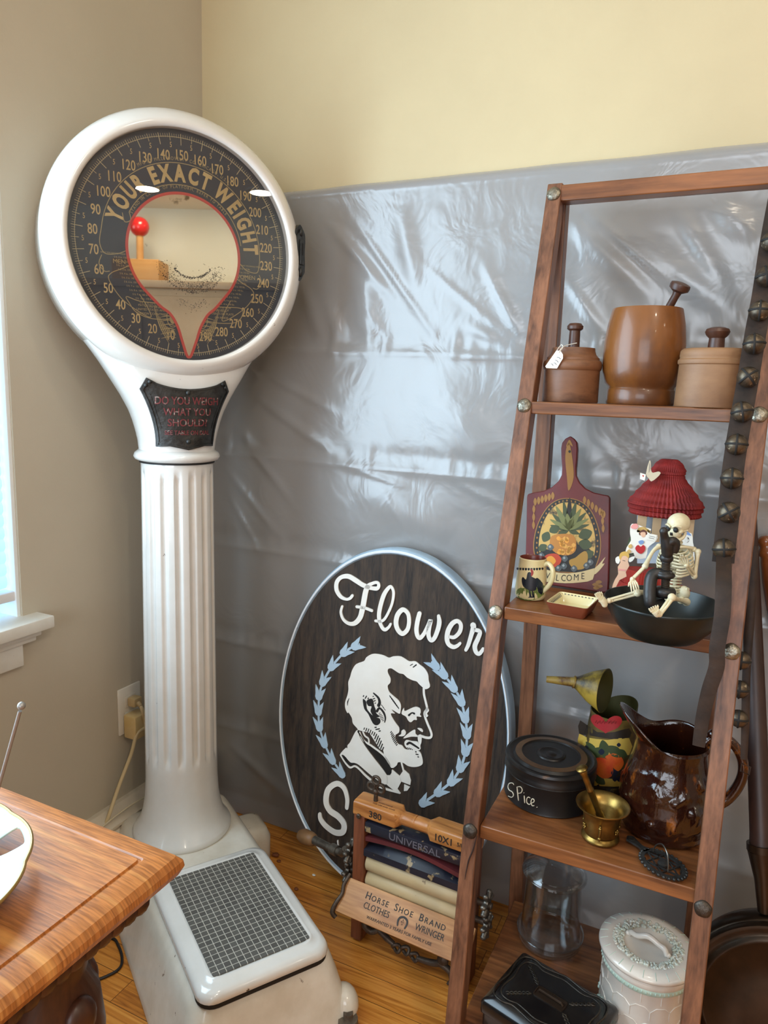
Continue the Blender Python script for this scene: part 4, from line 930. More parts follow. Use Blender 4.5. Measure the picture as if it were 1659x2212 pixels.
mp_([(110, 1700), (150, 1700), (160, 1770), (180, 1800), (220, 1760), (270, 1800), (295, 1850), (270, 1870), (220, 1840), (210, 1900), (160, 1920), (90, 1890), (50, 1850), (38, 1780), (55, 1750), (90, 1780)], 0, 2)
mp_([(180, 1830), (250, 1800), (292, 1830), (290, 1930), (270, 1960), (262, 1880), (235, 1930), (225, 1880)], 0, 2)
mp_([(150, 1690), (140, 1660), (165, 1680), (160, 1655), (180, 1690), (170, 1730), (150, 1740)], 2, 3, 2)
for x in (125, 160): mp_([(x, 1900), (x+10, 1900), (x+16, 1990), (x+36, 1998), (x-14, 1998), (x+4, 1985)], 0, 3, 0)
for i in range(10): x = -22+i*33; mp_([(x, 1640+6*math.sin(i/9*PI)), (x+24, 1640+6*math.sin(i/9*PI)), (x+20, 1664+6*math.sin(i/9*PI)), (x+4, 1664+6*math.sin(i/9*PI))], 0, 1, 3)
for x in (20, 60, 215, 245, 265): mp_([(x, 1920), (x+12, 1850), (x+14, 1920)], 1, 2, 0)
b.build('cockerel_painting', [mat('dark_blue_black_paint', (28, 34, 44), 0.25), mat('green_grass_paint', (66, 84, 34), 0.3, c2=(120, 132, 70), nscale=60), pc('comb_red', (150, 40, 36))], t, ang=60)
# small square dish
t = thing('pin_dish', 'small square cream dish with a dotted blue edge in front of the red board', 'dish', (-.204, 1.170, Z2), -5)
M_terra = mat('brown_earthenware', (116, 58, 38), 0.4)
b = MB()
def sq(x, y, z, r=.006): return [(p[0], p[1], z) for p in rrect(-x, x, -y, y, r, 3)]
loft(b, [sq(.026, .030, 0), sq(.028, .032, .002), sq(.034, .039, .019), sq(.0345, .0395, .021), sq(.0325, .0375, .0215)], cap1=False); b.build('dish', M_terra, t, ang=50)
b = MB(); loft(b, [sq(.0335, .0385, .0214), sq(.0325, .0375, .0216), sq(.031, .036, .0195), sq(.026, .031, .006), sq(.02, .025, .0055)], cap0=False); gl = b.build('glaze', mat('yellow_cream_glaze', (226, 212, 160), 0.22, coat=0.5), t, ang=50)
b = MB()
for i in range(11): b.ball((-.029+.0058*i, .0355, .0190), (.0018, .0015, .0006), su=8, sv=6)
for i in range(11): b.tube([(-.0318, -.031+.006*i, .0202), (-.0285, -.0285+.006*i, .0145)], .0007, 5)
b.build('dotted_border', mat('dark_blue_dots', (34, 40, 78), 0.3), gl)
b = MB()
for i, (w_, y) in enumerate(((.034, .008), (.036, .000), (.03, -.008))):
    x = -w_/2
    while x < w_/2: b.tube(catmull([(x, y, .0062), (x+.001, y+.0022, .0062), (x+.002, y, .0062), (x+.003, y+.001, .0062)], 2), .0003, 4); x += .0036
b.build('motto_writing', mat('thin_brown_writing', (110, 92, 54), 0.5), gl)

# honeycomb paper card
VC = UY(1441, 1050, 1.30); t = thing('honeycomb_card', 'old fold-out greeting card with a red honeycomb paper roof and cut-out children', 'paper card', (VC.x, 1.30, Z2))
VO = V((VC.x, 1.30, Z2))
def hc(a, z, r): return r*(1+.035*(1 if int((a/(2*PI)*72)*2) % 2 else -1))
M_hc = mat('red_honeycomb_tissue', (142, 32, 28), 0.8, c2=(104, 20, 20), nscale=30)
M_hc2 = mat('bright_red_tissue', (186, 58, 42), 0.75, c2=(160, 44, 36), nscale=30)
rt = random.Random(4)
prof = [(.001, .253), (.012, .253), (.020, .247), (.026, .237), (.027, .230), (.025, .227), (.0265, .222), (.034, .212), (.044, .200), (.053, .187), (.0585, .179), (.061, .176), (.0570, .1735), (.0585, .169), (.0555, .166), (.057, .161), (.054, .1575), (.001, .158)]
pf = []
for (r0, z0), (r1, z1) in zip(prof, prof[1:]):
    for k in range(3): pf.append((lerp(r0, r1, k/3)+(.0008 if k == 1 else 0), lerp(z0, z1, k/3)))
pf.append(prof[-1])
b = MB(); b.lathe(pf, seg=108, rf=lambda a, z, r: r*(1+(.045 if r > .004 else 0)*(1 if (int(a/(2*PI)*108+.01)) % 2 else -1)*(1 if int(z*150) % 2 else .5)), m=SC(1, .8, 1)); b.build('roof', M_hc, t, ang=0)
for r, z0, z1, dx in ((.072, .001, .020, .0), (.062, .019, .034, -.006), (.046, .033, .058, -.012)):
    b = MB(); b.lathe([(.001, z0), (r, z0), (r*.98, (z0+z1)/2), (r*.9, z1), (.001, z1)], seg=120, rf=lambda a, z, rr: rr*(1+(.035 if rr > .004 else 0)*(1 if int(a/(2*PI)*120) % 2 else -1)), m=T(dx, .0, 0) @ SC(1, .62, 1)); b.build('step', M_hc2, t, ang=0)
o6 = (1270, 970); k6 = 5.2667
def K(x, y, Y): return UY(o6[0]+x/k6, o6[1]+y/k6, Y)
def card(name, Y, layers, mats):
    bb = MB()
    for i, (mi, pts, sm) in enumerate(layers):
        bb.mi = mi; q = catmull(pts, sm, True) if sm else pts
        n_ = len(q); d = .0005*(1 if i == 0 else 0)+.00025*i
        P = [K(p[0], p[1], Y)-VO for p in q]
        bb.raw([(p.x, p.y-d, p.z) for p in P]+[(p.x, p.y+.0004, p.z) for p in P], [tuple(range(n_)), tuple(range(2*n_-1, n_-1, -1))]+[(j, (j+1) % n_, n_+(j+1) % n_, n_+j) for j in range(n_)])
    return bb.build(name, mats, t, ang=0)
PM = {k: mat('print_'+k, c, .6) for k, c in dict(sky=(182, 196, 208), tree=(142, 138, 66), col=(206, 172, 130), skin=(224, 178, 146), white=(232, 226, 214), straw=(206, 168, 96), hair=(96, 52, 34), heart=(182, 30, 32), leaf=(58, 70, 44), blue=(120, 146, 190), blond=(206, 162, 78), pink=(226, 150, 142), grey=(150, 140, 124), line=(70, 64, 66), wing=(196, 182, 156)).items()}
ks = list(PM); ms = [PM[k] for k in ks]; ix = {k: i for i, k in enumerate(ks)}
card('pavilion_backdrop', 1.318, [(ix['sky'], [(560, 660), (1190, 660), (1180, 1300), (560, 1300)], 0), (ix['tree'], [(690, 830), (740, 790), (830, 760), (920, 740), (930, 1100), (700, 1100)], 3), (ix['tree'], [(960, 900), (1060, 880), (1160, 900), (1150, 1250), (980, 1250)], 3)], ms)
for x0 in (575, 750, 1125):
    bb = MB(); A = K(x0, 690, 1.300)-VO; B = K(x0+62 if x0 > 700 else x0+70, 1060 if x0 < 1000 else 1080, 1.300)-VO
    bb.box(((A.x+B.x)/2, 0, (A.z+B.z)/2), (abs(B.x-A.x), .003, abs(A.z-B.z))); bb.box(((A.x+B.x)/2, -.001, A.z-.004), (abs(B.x-A.x)*1.3, .004, .006)); bb.build('column', PM['col'], t, ang=0)
card('dove_cutout', 1.270, [(ix['wing'], [(660, 280), (700, 130), (715, 160), (718, 240), (740, 270), (800, 255), (828, 275), (780, 330), (720, 368), (690, 330)], 2), (ix['white'], [(595, 270), (660, 290), (645, 360), (592, 340)], 0), (ix['heart'], [(615, 295), (640, 300), (630, 320)], 0), (ix['grey'], [(700, 150), (712, 220), (690, 270)], 2)], ms)
card('boy_cutout', 1.255, [(ix['white'], [(480, 900), (500, 850), (570, 860), (640, 890), (720, 910), (700, 960), (790, 980), (780, 1040), (730, 1080), (680, 1130), (660, 1240), (540, 1240), (520, 1180), (430, 1200), (440, 1120), (490, 1040), (480, 970)], 2), (ix['leaf'], [(470, 1010), (520, 990), (545, 1080), (510, 1200), (435, 1180)], 2),
     (ix['straw'], [(555, 930), (590, 890), (650, 890), (710, 930), (700, 955), (640, 925), (580, 950)], 3), (ix['hair'], [(585, 945), (630, 915), (670, 940), (668, 975), (590, 980)], 3), (ix['skin'], [(600, 950), (650, 945), (655, 985), (630, 1005), (605, 985)], 3), (ix['white'], [(680, 955), (785, 985), (770, 1045), (665, 1030)], 0), (ix['line'], [(700, 985), (765, 1000), (764, 1004), (699, 989)], 0), (ix['line'], [(695, 1005), (755, 1018), (754, 1022), (694, 1009)], 0),
     (ix['blue'], [(575, 1050), (620, 1035), (640, 1060), (600, 1085)], 2), (ix['heart'], [(600, 1110), (630, 1090), (655, 1120), (640, 1165), (600, 1190), (555, 1160), (540, 1120), (570, 1090)], 3), (ix['pink'], [(490, 890), (510, 855), (560, 850), (570, 890), (530, 910)], 3), (ix['straw'], [(460, 1100), (490, 1080), (505, 1110), (480, 1130)], 2), (ix['straw'], [(445, 1160), (470, 1140), (490, 1165), (465, 1190)], 2)], ms)
card('cherub_cutout', 1.236, [(ix['skin'], [(360, 1230), (385, 1175), (440, 1170), (465, 1220), (455, 1280), (470, 1330), (430, 1400), (440, 1450), (360, 1490), (320, 1570), (275, 1575), (310, 1480), (345, 1420), (340, 1340), (370, 1290)], 2), (ix['white'], [(315, 1240), (350, 1220), (365, 1260), (350, 1305), (318, 1290)], 2), (ix['white'], [(470, 1240), (535, 1220), (510, 1270), (470, 1285)], 2), (ix['blond'], [(355, 1225), (375, 1180), (430, 1165), (468, 1200), (462, 1240), (430, 1215), (390, 1220), (370, 1260)], 3),
     (ix['line'], [(395, 1262), (425, 1270), (424, 1275), (394, 1267)], 0), (ix['pink'], [(350, 1360), (430, 1370), (430, 1385), (350, 1378)], 0)], ms)
card('girl_cutout', 1.262, [(ix['white'], [(1050, 1060), (1070, 1010), (1100, 950), (1180, 960), (1195, 1060), (1210, 1150), (1200, 1330), (1060, 1300), (1060, 1150)], 2), (ix['hair'], [(1085, 1010), (1100, 975), (1160, 975), (1185, 1030), (1170, 1075), (1120, 1060), (1090, 1050)], 3), (ix['skin'], [(1105, 1010), (1140, 1000), (1155, 1040), (1130, 1065), (1105, 1045)], 3), (ix['blue'], [(1085, 945), (1120, 935), (1150, 950), (1175, 985), (1130, 975)], 3), (ix['blue'], [(1100, 1160), (1180, 1150), (1190, 1290), (1110, 1280)], 2)], ms)
# black pan
PC = V((-.063, 1.126, Z2))
t = thing('black_pan', 'shallow round black iron pan holding the toy skeleton', 'pan', PC)
b = MB(); b.shell([(.002, 0), (.060, 0), (.066, .004), (.082, .020), (.0935, .038), (.0985, .049), (.0998, .052), (.0990, .0535), (.0970, .0535), (.0925, .044), (.080, .025), (.064, .009), (.058, .006), (.002, .0055)], seg=72, m=SC(.865, .885, 1))
b.build('bowl', mat('seasoned_black_iron', (22, 27, 26), 0.32, c2=(30, 36, 34), nscale=20, metal=0.2), t, ang=50)
# toy skeleton seated in the pan
M_bone = mat('ivory_plastic_bone', (222, 212, 180), 0.42, c2=(206, 194, 158), nscale=60, spots=((128, 112, 76), 130, 0.66))
M_eye = mat('black_socket', (20, 18, 18), 0.6)
SK = K(1010, 1640, 1.145); t = thing('toy_skeleton', 'ivory plastic skeleton figure sitting in the black pan with bent legs', 'skeleton', (SK.x, 1.145, Z2+.006))
SO = V((SK.x, 1.145, Z2+.006))
def k(x, y, Y): return K(x, y, Y)-SO
U1 = .19/1000*5.2667/5.2667                                    # about .15 mm of figure per crop pixel
def bone(mb, pts, r, e0=1.5, e1=1.5):
    mb.tube(catmull(pts, 4), [r*e0, r*1.1, r*.92, r*.92, r*1.1, r*e1], 10)
    mb.ball(pts[0], r*e0*1.05, su=10, sv=8); mb.ball(pts[-1], r*e1*1.05, su=10, sv=8)
# skull: faces to the left of the viewer
b = MB(); sc_ = k(1025, 862, 1.135); L = .0155
hd = T(*sc_) @ RZ(-28) @ RX(10) @ SC(.84)                                # local -Y is the face
def skull_fn(co):
    x, y, z = co.x, co.y, co.z
    if z < -.1 and y > -.2: y *= .9; z *= .86
    if y < -.3: x *= 1-.18*max(0, -z)
    return V((x, y, z))
b.ball((0, .002, .002), (.0188, .0215, .0185), m=hd, su=28, sv=20)
b.ball((0, -.010, -.010), (.0125, .0105, .0125), m=hd, su=20, sv=14)                    # upper jaw and cheeks
for s in (-1, 1): b.ball((s*.0118, -.0105, -.0075), (.0045, .006, .004), m=hd, su=12, sv=8); b.tube([(s*.0135, -.008, -.008), (s*.0165, .003, -.008)], .0016, 8, m=hd)
b.tube(catmull([(-.0125, .004, -.012), (-.0115, -.004, -.021), (-.006, -.0155, -.0245), (0, -.018, -.025), (.006, -.0155, -.0245), (.0115, -.004, -.021), (.0125, .004, -.012)], 4), [.0026, .003, .0038, .0042, .0038, .003, .0026], 10, m=hd)
b.ball((0, -.012, -.020), (.0085, .006, .005), m=hd, su=14, sv=8)
for s in (-1, 1): b.tube(catmull([(s*.002, -.0205, .001), (s*.008, -.0198, .0045), (s*.0145, -.0135, .0015)], 4), .0018, 8, m=hd)
skl = b.build('skull', M_bone, t, ang=80)
b = MB()
for s in (-1, 1): b.ball((s*.0072, -.0185, -.0035), (.0048, .0032, .0048), m=hd, su=16, sv=10)
b.ball((-.0012, -.0205, -.0115), (.0014, .0018, .0032), m=hd, su=10, sv=8); b.ball((.0012, -.0205, -.0115), (.0014, .0018, .0032), m=hd, su=10, sv=8)
b.tube(catmull([(-.0085, -.0165, -.0188), (0, -.0188, -.0195), (.0085, -.0165, -.0188)], 4), .0004, 6, m=hd)
b.build('eye_socket', M_eye, skl, ang=80)
b = MB()
sp = [k(1030, 960, 1.142), k(1030, 1060, 1.145), k(1010, 1180, 1.15), k(1000, 1300, 1.152), k(995, 1420, 1.152), k(990, 1520, 1.150), k(985, 1620, 1.148)]
S_ = catmull(sp, 6); b.tube(S_, .0028, 8)
for i in range(2, len(S_), 2): d = (S_[min(i+1, len(S_)-1)]-S_[i-1]).normalized(); rr = lerp(.0052, .0098, min(1, i/26)); b.tube([S_[i]-d*.0016, S_[i]-d*.0008, S_[i]+d*.0008, S_[i]+d*.0016], [rr*.7, rr, rr, rr*.7], 12)
b.build('spine', M_bone, t, ang=60)
b = MB()                                                       # rib cage
top, bot = k(1000, 1130, 1.145), k(985, 1370, 1.140)
for i in range(8):
    f = i/7; c_ = top.lerp(bot, f); w_ = interp(f, [(0, .017), (.3, .0245), (.7, .027), (1, .024)]); d_ = interp(f, [(0, .011), (.4, .0175), (1, .017)])
    for s in (-1, 1):
        q = [(0, d_*.85, .004), (w_*.75, d_*.75, .003), (w_, 0, -.0015), (w_*.75, -d_*.8, -.005), (w_*(.18 if f < .6 else .45), -d_, -.005)]
        b.tube(catmull([(p[0]*s, p[1], p[2]) for p in q], 5), .00135, 7, m=T(*c_) @ RZ(-24), fl=1.4)
b.tube(catmull([V((0, -.0125, .002)), V((0, -.0175, -.015)), V((0, -.018, -.032))], 4), [.003, .0026, .0022], 8, m=T(*top) @ RZ(-24), fl=.6)
b.build('ribcage', M_bone, t, ang=60)
b = MB(); shL, shR = k(815, 1110, 1.128), k(1205, 1140, 1.150); nk = k(1000, 1120, 1.128)
for s in (shL, shR): b.tube(catmull([nk, (nk+s)/2+V((0, -.004, .003)), s+V((0, 0, .001))], 5), [.0018, .0022, .0028], 8); b.ball(s, .0042, su=10, sv=8); b.ball(s+(nk-s)*.25+V((0, .008, -.008)), (.006, .0022, .009), su=10, sv=8)
b.build('collarbone', M_bone, t, ang=60)
def hand(mb, w_, d, side, L=.016):                             # palm with four fingers and a thumb
    d = d.normalized(); side = (side-d*side.dot(d)).normalized(); n_ = d.cross(side)
    for j, (o_, ln) in enumerate(((-.0045, .8), (-.0015, 1.0), (.0015, .96), (.0045, .78))):
        p0 = w_+side*o_*.5; p1 = w_+d*L*.45+side*o_; p2 = p1+d*L*.38*ln+side*o_*.15-n_*.0016; p3 = p2+d*L*.30*ln-n_*.0034
        mb.tube([p0, p1, p2, p3], [.0013, .0014, .0012, .0008], 7); mb.ball(p1, .0016, su=8, sv=6); mb.ball(p2, .0013, su=8, sv=6)
    p0 = w_+d*.002-side*.002; mb.tube([p0, p0+d*.004-side*.0045, p0+d*.008-side*.0062-n_*.002], [.0013, .0013, .0008], 7)
    mb.ball(w_, .0028, su=8, sv=6)
# arm resting on the knee
b = MB(); el = k(650, 1335, 1.095); bone(b, [shL+V((-.001, 0, 0)), k(735, 1170, 1.115), el], .0030, 1.45, 1.5); b.build('upper_arm', M_bone, t, ang=60)
b = MB(); wrp = k(505, 1480, 1.075); dd = (wrp-el); sd = V((.0022, 0, .0016))
for s in (-1, 1): b.tube([el+sd*s*.6, el+dd*.5+sd*s*1.1, wrp+sd*s*.8], [.0020, .0017, .0019], 8)
b.ball(el, .0042, su=10, sv=8); b.ball(wrp, .0036, su=10, sv=8); b.build('forearm', M_bone, t, ang=60)
b = MB(); hand(b, wrp, k(545, 1600, 1.065)-wrp, V((1, .25, 0)), .018); b.build('hand', M_bone, t, ang=60)
# arm folded to the chest
b = MB(); e2 = k(1210, 1445, 1.138); bone(b, [shR+V((.006, 0, -.003)), k(1238, 1300, 1.145), e2], .0030, 1.5, 1.5); b.build('upper_arm', M_bone, t, ang=60)
b = MB(); w2 = k(1120, 1325, 1.112); dd = w2-e2; sd = V((.0012, 0, .0022))
for s in (-1, 1): b.tube([e2+sd*s*.6, e2+dd*.5+sd*s, w2+sd*s*.7], [.0021, .0018, .0019], 8)
b.ball(e2, .0042, su=10, sv=8); b.ball(w2, .0034, su=10, sv=8); b.build('forearm', M_bone, t, ang=60)
b = MB(); hand(b, w2, k(1080, 1220, 1.108)-w2, V((1, 0, 0)), .018); b.build('hand', M_bone, t, ang=60)
b = MB(); pv = k(995, 1660, 1.145)                             # pelvis
for s in (-1, 1): b.ball(pv+V((s*.011, .002, .004)), (.0095, .006, .0115), su=14, sv=10); b.ball(pv+V((s*.009, -.004, -.006)), (.006, .005, .006), su=12, sv=8)
b.tube(catmull([pv+V((-.017, -.002, .012)), pv+V((-.008, .006, .010)), pv+V((.008, .006, .010)), pv+V((.017, -.002, .012))], 4), .0026, 8); b.ball(pv+V((0, .005, 0)), (.007, .005, .010), su=10, sv=8)
b.build('pelvis', M_bone, t, ang=60)
def foot(mb, heel, toe, upv):
    d = toe-heel; L = d.length; d.normalize(); upv = (upv-d*upv.dot(d)).normalized(); sd = d.cross(upv)
    mb.ball(heel+d*.004, .0044, su=10, sv=8); mb.tube([heel+d*.003, heel+d*L*.35+upv*.001, heel+d*L*.5], [.0044, .0052, .0058], 10)
    for j in range(5):
        o_ = (j-2)*.0028; ln = (1, .98, .95, .9, .82)[j]
        mb.tube([heel+d*L*.4+sd*o_*.5, heel+d*L*.66+sd*o_*.9, heel+d*L*.86*ln+sd*o_*1.1, heel+d*L*ln+sd*o_*1.15], [.0019, .0016, .0015, .001], 7); mb.ball(heel+d*L*.7+sd*o_*.95, .0019, su=8, sv=6)
hipA = k(900, 1650, 1.135); knA = k(565, 1635, 1.085)
b = MB(); bone(b, [hipA, (hipA+knA)/2+V((0, 0, .002)), knA], .0033, 1.4, 1.65); b.build('thigh', M_bone, t, ang=60)
b = MB(); anA = k(240, 1725, 1.068); dd = anA-knA; sd = V((0, 0, .0020))
for s in (-1, 1): b.tube([knA+sd*s, knA+dd*.5+sd*s*1.1, anA+sd*s*.8], [.0025, .0019, .0023], 8)
b.ball(knA+V((0, -.002, 0)), .0056, su=12, sv=8); b.ball(anA, .0042, su=10, sv=8); b.build('shin', M_bone, t, ang=60)
b = MB(); foot(b, k(205, 1795, 1.066), k(105, 1620, 1.060), V((1, -.5, .2))); b.build('foot', M_bone, t, ang=60)
hipB = k(1120, 1740, 1.120); knB = k(955, 1690, 1.046)
b = MB(); bone(b, [hipB, (hipB+knB)/2, knB], .0034, 1.7, 1.6); b.build('thigh', M_bone, t, ang=60)
b = MB(); anB = k(815, 1880, 1.022); dd = anB-knB; sd = V((.0021, 0, .0006))
for s in (-1, 1): b.tube([knB+sd*s, knB+dd*.5+sd*s*1.2, anB+sd*s*.8], [.0026, .0020, .0023], 8)
b.ball(knB+V((0, -.002, .001)), .0056, su=12, sv=8); b.ball(anB, .0042, su=10, sv=8); b.build('shin', M_bone, t, ang=60)
b = MB(); foot(b, k(800, 1905, 1.019), k(738, 1785, 1.012), V((.6, -1, .2))); b.build('foot', M_bone, t, ang=60)
# black iron screw clamp held by the skeleton
M_blk = mat('matte_black_iron', (26, 25, 25), 0.42, c2=(38, 36, 35), nscale=40, bump=0.15, bscale=120)
KC = K(850, 1740, 1.071); t = thing('iron_clamp', 'black iron screw clamp standing in the pan in front of the skeleton', 'clamp', (KC.x, 1.071, Z2+.006)); KO = V((KC.x, 1.071, Z2+.006))
def kk(x, y, Y): return K(x, y, Y)-KO
b = MB(); b.tube(catmull([kk(950, 1440, 1.071), kk(850, 1420, 1.071), kk(760, 1420, 1.069), kk(720, 1470, 1.066), kk(705, 1570, 1.062), kk(705, 1690, 1.058), kk(720, 1760, 1.058), kk(790, 1770, 1.066), kk(860, 1760, 1.072)], 6), [.0075, .008, .0085, .0088, .0088, .0088, .0085, .008, .008], 14); b.ball(kk(880, 1430, 1.071), (.0135, .0135, .0065), su=20, sv=12); b.ball(kk(870, 1405, 1.071), (.011, .011, .005), su=20, sv=12)
b.build('frame', M_blk, t, ang=60)
b = MB(); A, B = kk(888, 1260, 1.071), kk(878, 1650, 1.071); nT = 150; b.cyl(A, B, .0046, .0046, 14)
hx = [A.lerp(B, i/nT)+V((.0052*math.cos(i*.9), .0052*math.sin(i*.9), 0)) for i in range(nT+1)]; b.tube(hx, .0012, 5); b.build('screw', mat('dull_screw_iron', (74, 66, 58), 0.5, metal=0.6), t, ang=60)
b = MB(); b.lathe([(0, -.007), (.012, -.007), (.0150, -.003), (.0155, .002), (.0140, .0055), (.006, .0075), (0, .0075)], m=T(*kk(870, 1625, 1.073)), seg=32); b.build('pressure_plate', M_blk, t, ang=60)
b = MB(); b.tube(catmull([kk(860, 940, 1.052), kk(872, 1000, 1.056), kk(900, 1090, 1.061), kk(905, 1170, 1.066), kk(895, 1230, 1.069), kk(890, 1270, 1.071)], 5), [.0052, .0055, .0088, .0085, .006, .0075], 14); b.ball(kk(862, 935, 1.052), .0058, su=14, sv=10); b.ball(kk(893, 1240, 1.070), (.0095, .0085, .0080), su=16, sv=10)
b.tube(catmull([kk(910, 1090, 1.060), kk(950, 1050, 1.060), kk(990, 1070, 1.064), kk(985, 1130, 1.066), kk(975, 1180, 1.066)], 5), [.006, .0066, .007, .0068, .005], 12); b.build('lever_handle', M_blk, t, ang=60)
# ------------------------------------------------------------------ third shelf
Z3 = .4456
M_tin = mat('black_japanned_tin', (38, 34, 32), 0.36, c2=(28, 27, 28), nscale=12, metal=0.3, spots=((88, 62, 40), 20, 0.66), bump=0.05, bscale=60)
TC = (-.231, 1.228)
t = thing('spice_tin', 'round black lidded tin lettered spice on the left of the third shelf', 'tin', (TC[0], TC[1], Z3))
b = MB(); b.lathe([(0, 0), (.0775, 0), (.0795, .002), (.0785, .005), (.0785, .049), (.0800, .051), (.0785, .053), (.0785, .060)], seg=72); b.build('body', M_tin, t)
b = MB(); b.lathe([(.0795, .052), (.0812, .053), (.0812, .058), (.0802, .060), (.0802, .069), (.0815, .072), (.0800, .0765), (.076, .0775), (.072, .0745), (.068, .0745), (.064, .0785), (.052, .0795), (.050, .0775), (.026, .0772), (.0245, .0795), (.021, .0805), (.0175, .0785), (.010, .0785), (.0075, .0805), (0, .081)][::1], seg=72)
lid = b.build('lid', M_tin, t)
b = MB(); b.shell([(.0525, .0796), (.0635, .0786), (.0635, .0792), (.0525, .0801)], seg=72); b.build('brown_ring', mat('worn_bronze_band', (92, 66, 42), 0.4, c2=(60, 44, 32), nscale=20), lid)
o7 = (1000, 1640); k7 = 2.517
def tinp(x, y): return UC(o7[0]+x/k7, o7[1]+y/k7, TC[0], TC[1], .0785, .0006)-V((TC[0], TC[1], Z3))
b = MB()
for pts, wd in (([(277, 140), (270, 130), (252, 132), (245, 150), (252, 168), (268, 178), (275, 195), (265, 207), (246, 200)], 5), ([(294, 150), (298, 190), (302, 225)], 6), ([(292, 152), (312, 150), (322, 165), (316, 182), (298, 186)], 5), ([(333, 198), (336, 238)], 6), ([(331, 182), (332, 184)], 6),
                ([(366, 212), (356, 206), (347, 216), (348, 236), (360, 246), (370, 240)], 5), ([(374, 238), (386, 232), (386, 220), (376, 216), (370, 232), (376, 252), (388, 252)], 5), ([(402, 260), (403, 262)], 7)):
    q = catmull([tinp(*p) for p in pts], 5); b.tube(q, [wd*.5/k7*.0008*.7]+[wd*.5/k7*.0008*1.1]*3+[wd*.5/k7*.0008*.7], 7)
b.build('spice_lettering', mat('cream_hand_lettering', (222, 214, 192), 0.5), t, ang=60)
# painted tin pouring can
CC = (-.141, 1.327); o8 = (1020, 1400); k8 = 2.596
def can_r(z): return interp(z-Z3, [(0, .0495), (.004, .0505), (.012, .049), (.06, .0478), (.105, .0445), (.135, .0415), (.17, .0415)])
t = thing('pouring_can', 'painted tin can with a heart, fruit and a funnel spout pointing left', 'can', (CC[0], CC[1], Z3))
M_can = mat('mustard_painted_tin', (176, 148, 58), 0.42, c2=(66, 54, 26), nscale=9, contrast=(0.48, 0.60), spots=((40, 26, 20), 10, 0.62))
M_olive = mat('olive_inside_paint', (58, 56, 20), 0.5)
M_canb = mat('umber_and_mustard_tin', (104, 84, 38), 0.42, c2=(44, 34, 20), nscale=8, contrast=(0.44, 0.58), spots=((150, 124, 54), 12, 0.64))
b = MB(); n_ = 56; rings = []
def canring(r, zf): return [(r*math.cos(2*PI*i/n_), r*math.sin(2*PI*i/n_), zf(2*PI*i/n_)) for i in range(n_)]
def topz(a): return .142+.022*max(0, math.cos(a-R(40)))
for z in (0, .004, .012, .03, .06, .085, .105, .125, .135): rings.append(canring(can_r(Z3+z), lambda a, z=z: z))
rings.append(canring(.0418, topz)); rings.append(canring(.0402, topz)); rings.append(canring(.0395, lambda a: .10)); rings.append(canring(.045, lambda a: .006))
loft(b, rings[:10], cap1=False); b.mi = 1; loft(b, rings[9:], cap0=False); b.build('body', [M_canb, M_olive], t, ang=60)
def c8(x, y, Y): return UY(o8[0]+x/k8, o8[1]+y/k8, Y)-V((CC[0], CC[1], Z3))
oc_ = c8(742, 238, 1.308); tip0 = c8(572, 190, 1.296); tip1 = c8(416, 174, 1.286); ax = (oc_-tip0).normalized()
def circ(c, d, r, n=40, sq_=1.0):
    u = d.orthogonal().normalized(); u = (V((0, -1, .0))-d*d.dot(V((0, -1, 0)))).normalized(); w_ = d.cross(u)
    return [c+u*math.cos(2*PI*i/n)*r*sq_+w_*math.sin(2*PI*i/n)*r for i in range(n)]
sk_ = V((.004, 0, 0)); ax2 = (ax+V((.0, -.42, .20))).normalized()
b = MB(); loft(b, [circ(tip0, ax, .0098), circ(tip0.lerp(oc_, .10), ax, .0125), circ(tip0.lerp(oc_, .5), (ax+ax2)/2, .0285), circ(tip0.lerp(oc_, .95), ax2, .0395), circ(oc_, ax2, .0412), circ(oc_+ax*.001, ax2, .0412)], cap0=False, cap1=False)
b.mi = 1; loft(b, [circ(oc_+ax*.001, ax2, .0412), circ(oc_+ax*.001, ax2, .0392), circ(tip0.lerp(oc_, .5), (ax+ax2)/2, .0262), circ(tip0, ax, .008)], cap0=False, cap1=False)
b.build('funnel_hood', [M_can, M_olive], t, ang=60)
b = MB(); b.tube([tip0+ax*.004, tip0, tip0.lerp(tip1, .03), tip1], [.0108, .0108, .0092, .0060], 20); b.tube([tip0+ax*.001, tip0-ax*.0015], [.0118, .0118], 20); b.build('spout', mat('worn_mustard_spout', (150, 124, 58), 0.45, c2=(86, 52, 30), nscale=30, contrast=(.45, .6)), t)
b = MB()
cc = [mat('dark_umber_band', (44, 34, 26), 0.45), pc('heart_crimson', (164, 34, 38)), pal['leaf_green'], mat('pear_orange', (214, 110, 34), 0.35, c2=(196, 60, 30), nscale=30), pc('berry_blue', (26, 30, 48)), mat('mustard_band', (206, 172, 78), 0.45), pc('heart_script', (90, 30, 26))]
def clampz(p): return V((p.x, p.y, max(p.z, .002)))
def cp(pts, mi, lay, sm=3):
    b.mi = mi; q = catmull(pts, sm, True) if sm else pts
    b.raw([(p[0], p[1], 0) for p in q], [tuple(range(len(q)))], None, lambda co: clampz(UC(o8[0]+co.x/k8, o8[1]+co.y/k8, CC[0], CC[1], can_r, .0003+.00012*lay)-V((CC[0], CC[1], Z3))), [(0, 20), (1, 40)])
cp([(606, 405), (700, 470), (800, 470), (880, 450), (885, 500), (780, 510), (660, 490), (600, 480)], 0, 0, 2)
cp([(600, 480), (640, 500), (760, 515), (880, 505), (880, 600), (700, 590), (600, 560)], 5, 0, 2)
cp([(748, 478), (735, 468), (690, 440), (664, 402), (676, 376), (705, 374), (732, 392), (745, 412), (752, 412), (768, 394), (800, 380), (830, 386), (840, 412), (815, 448), (762, 470)], 1, 1)
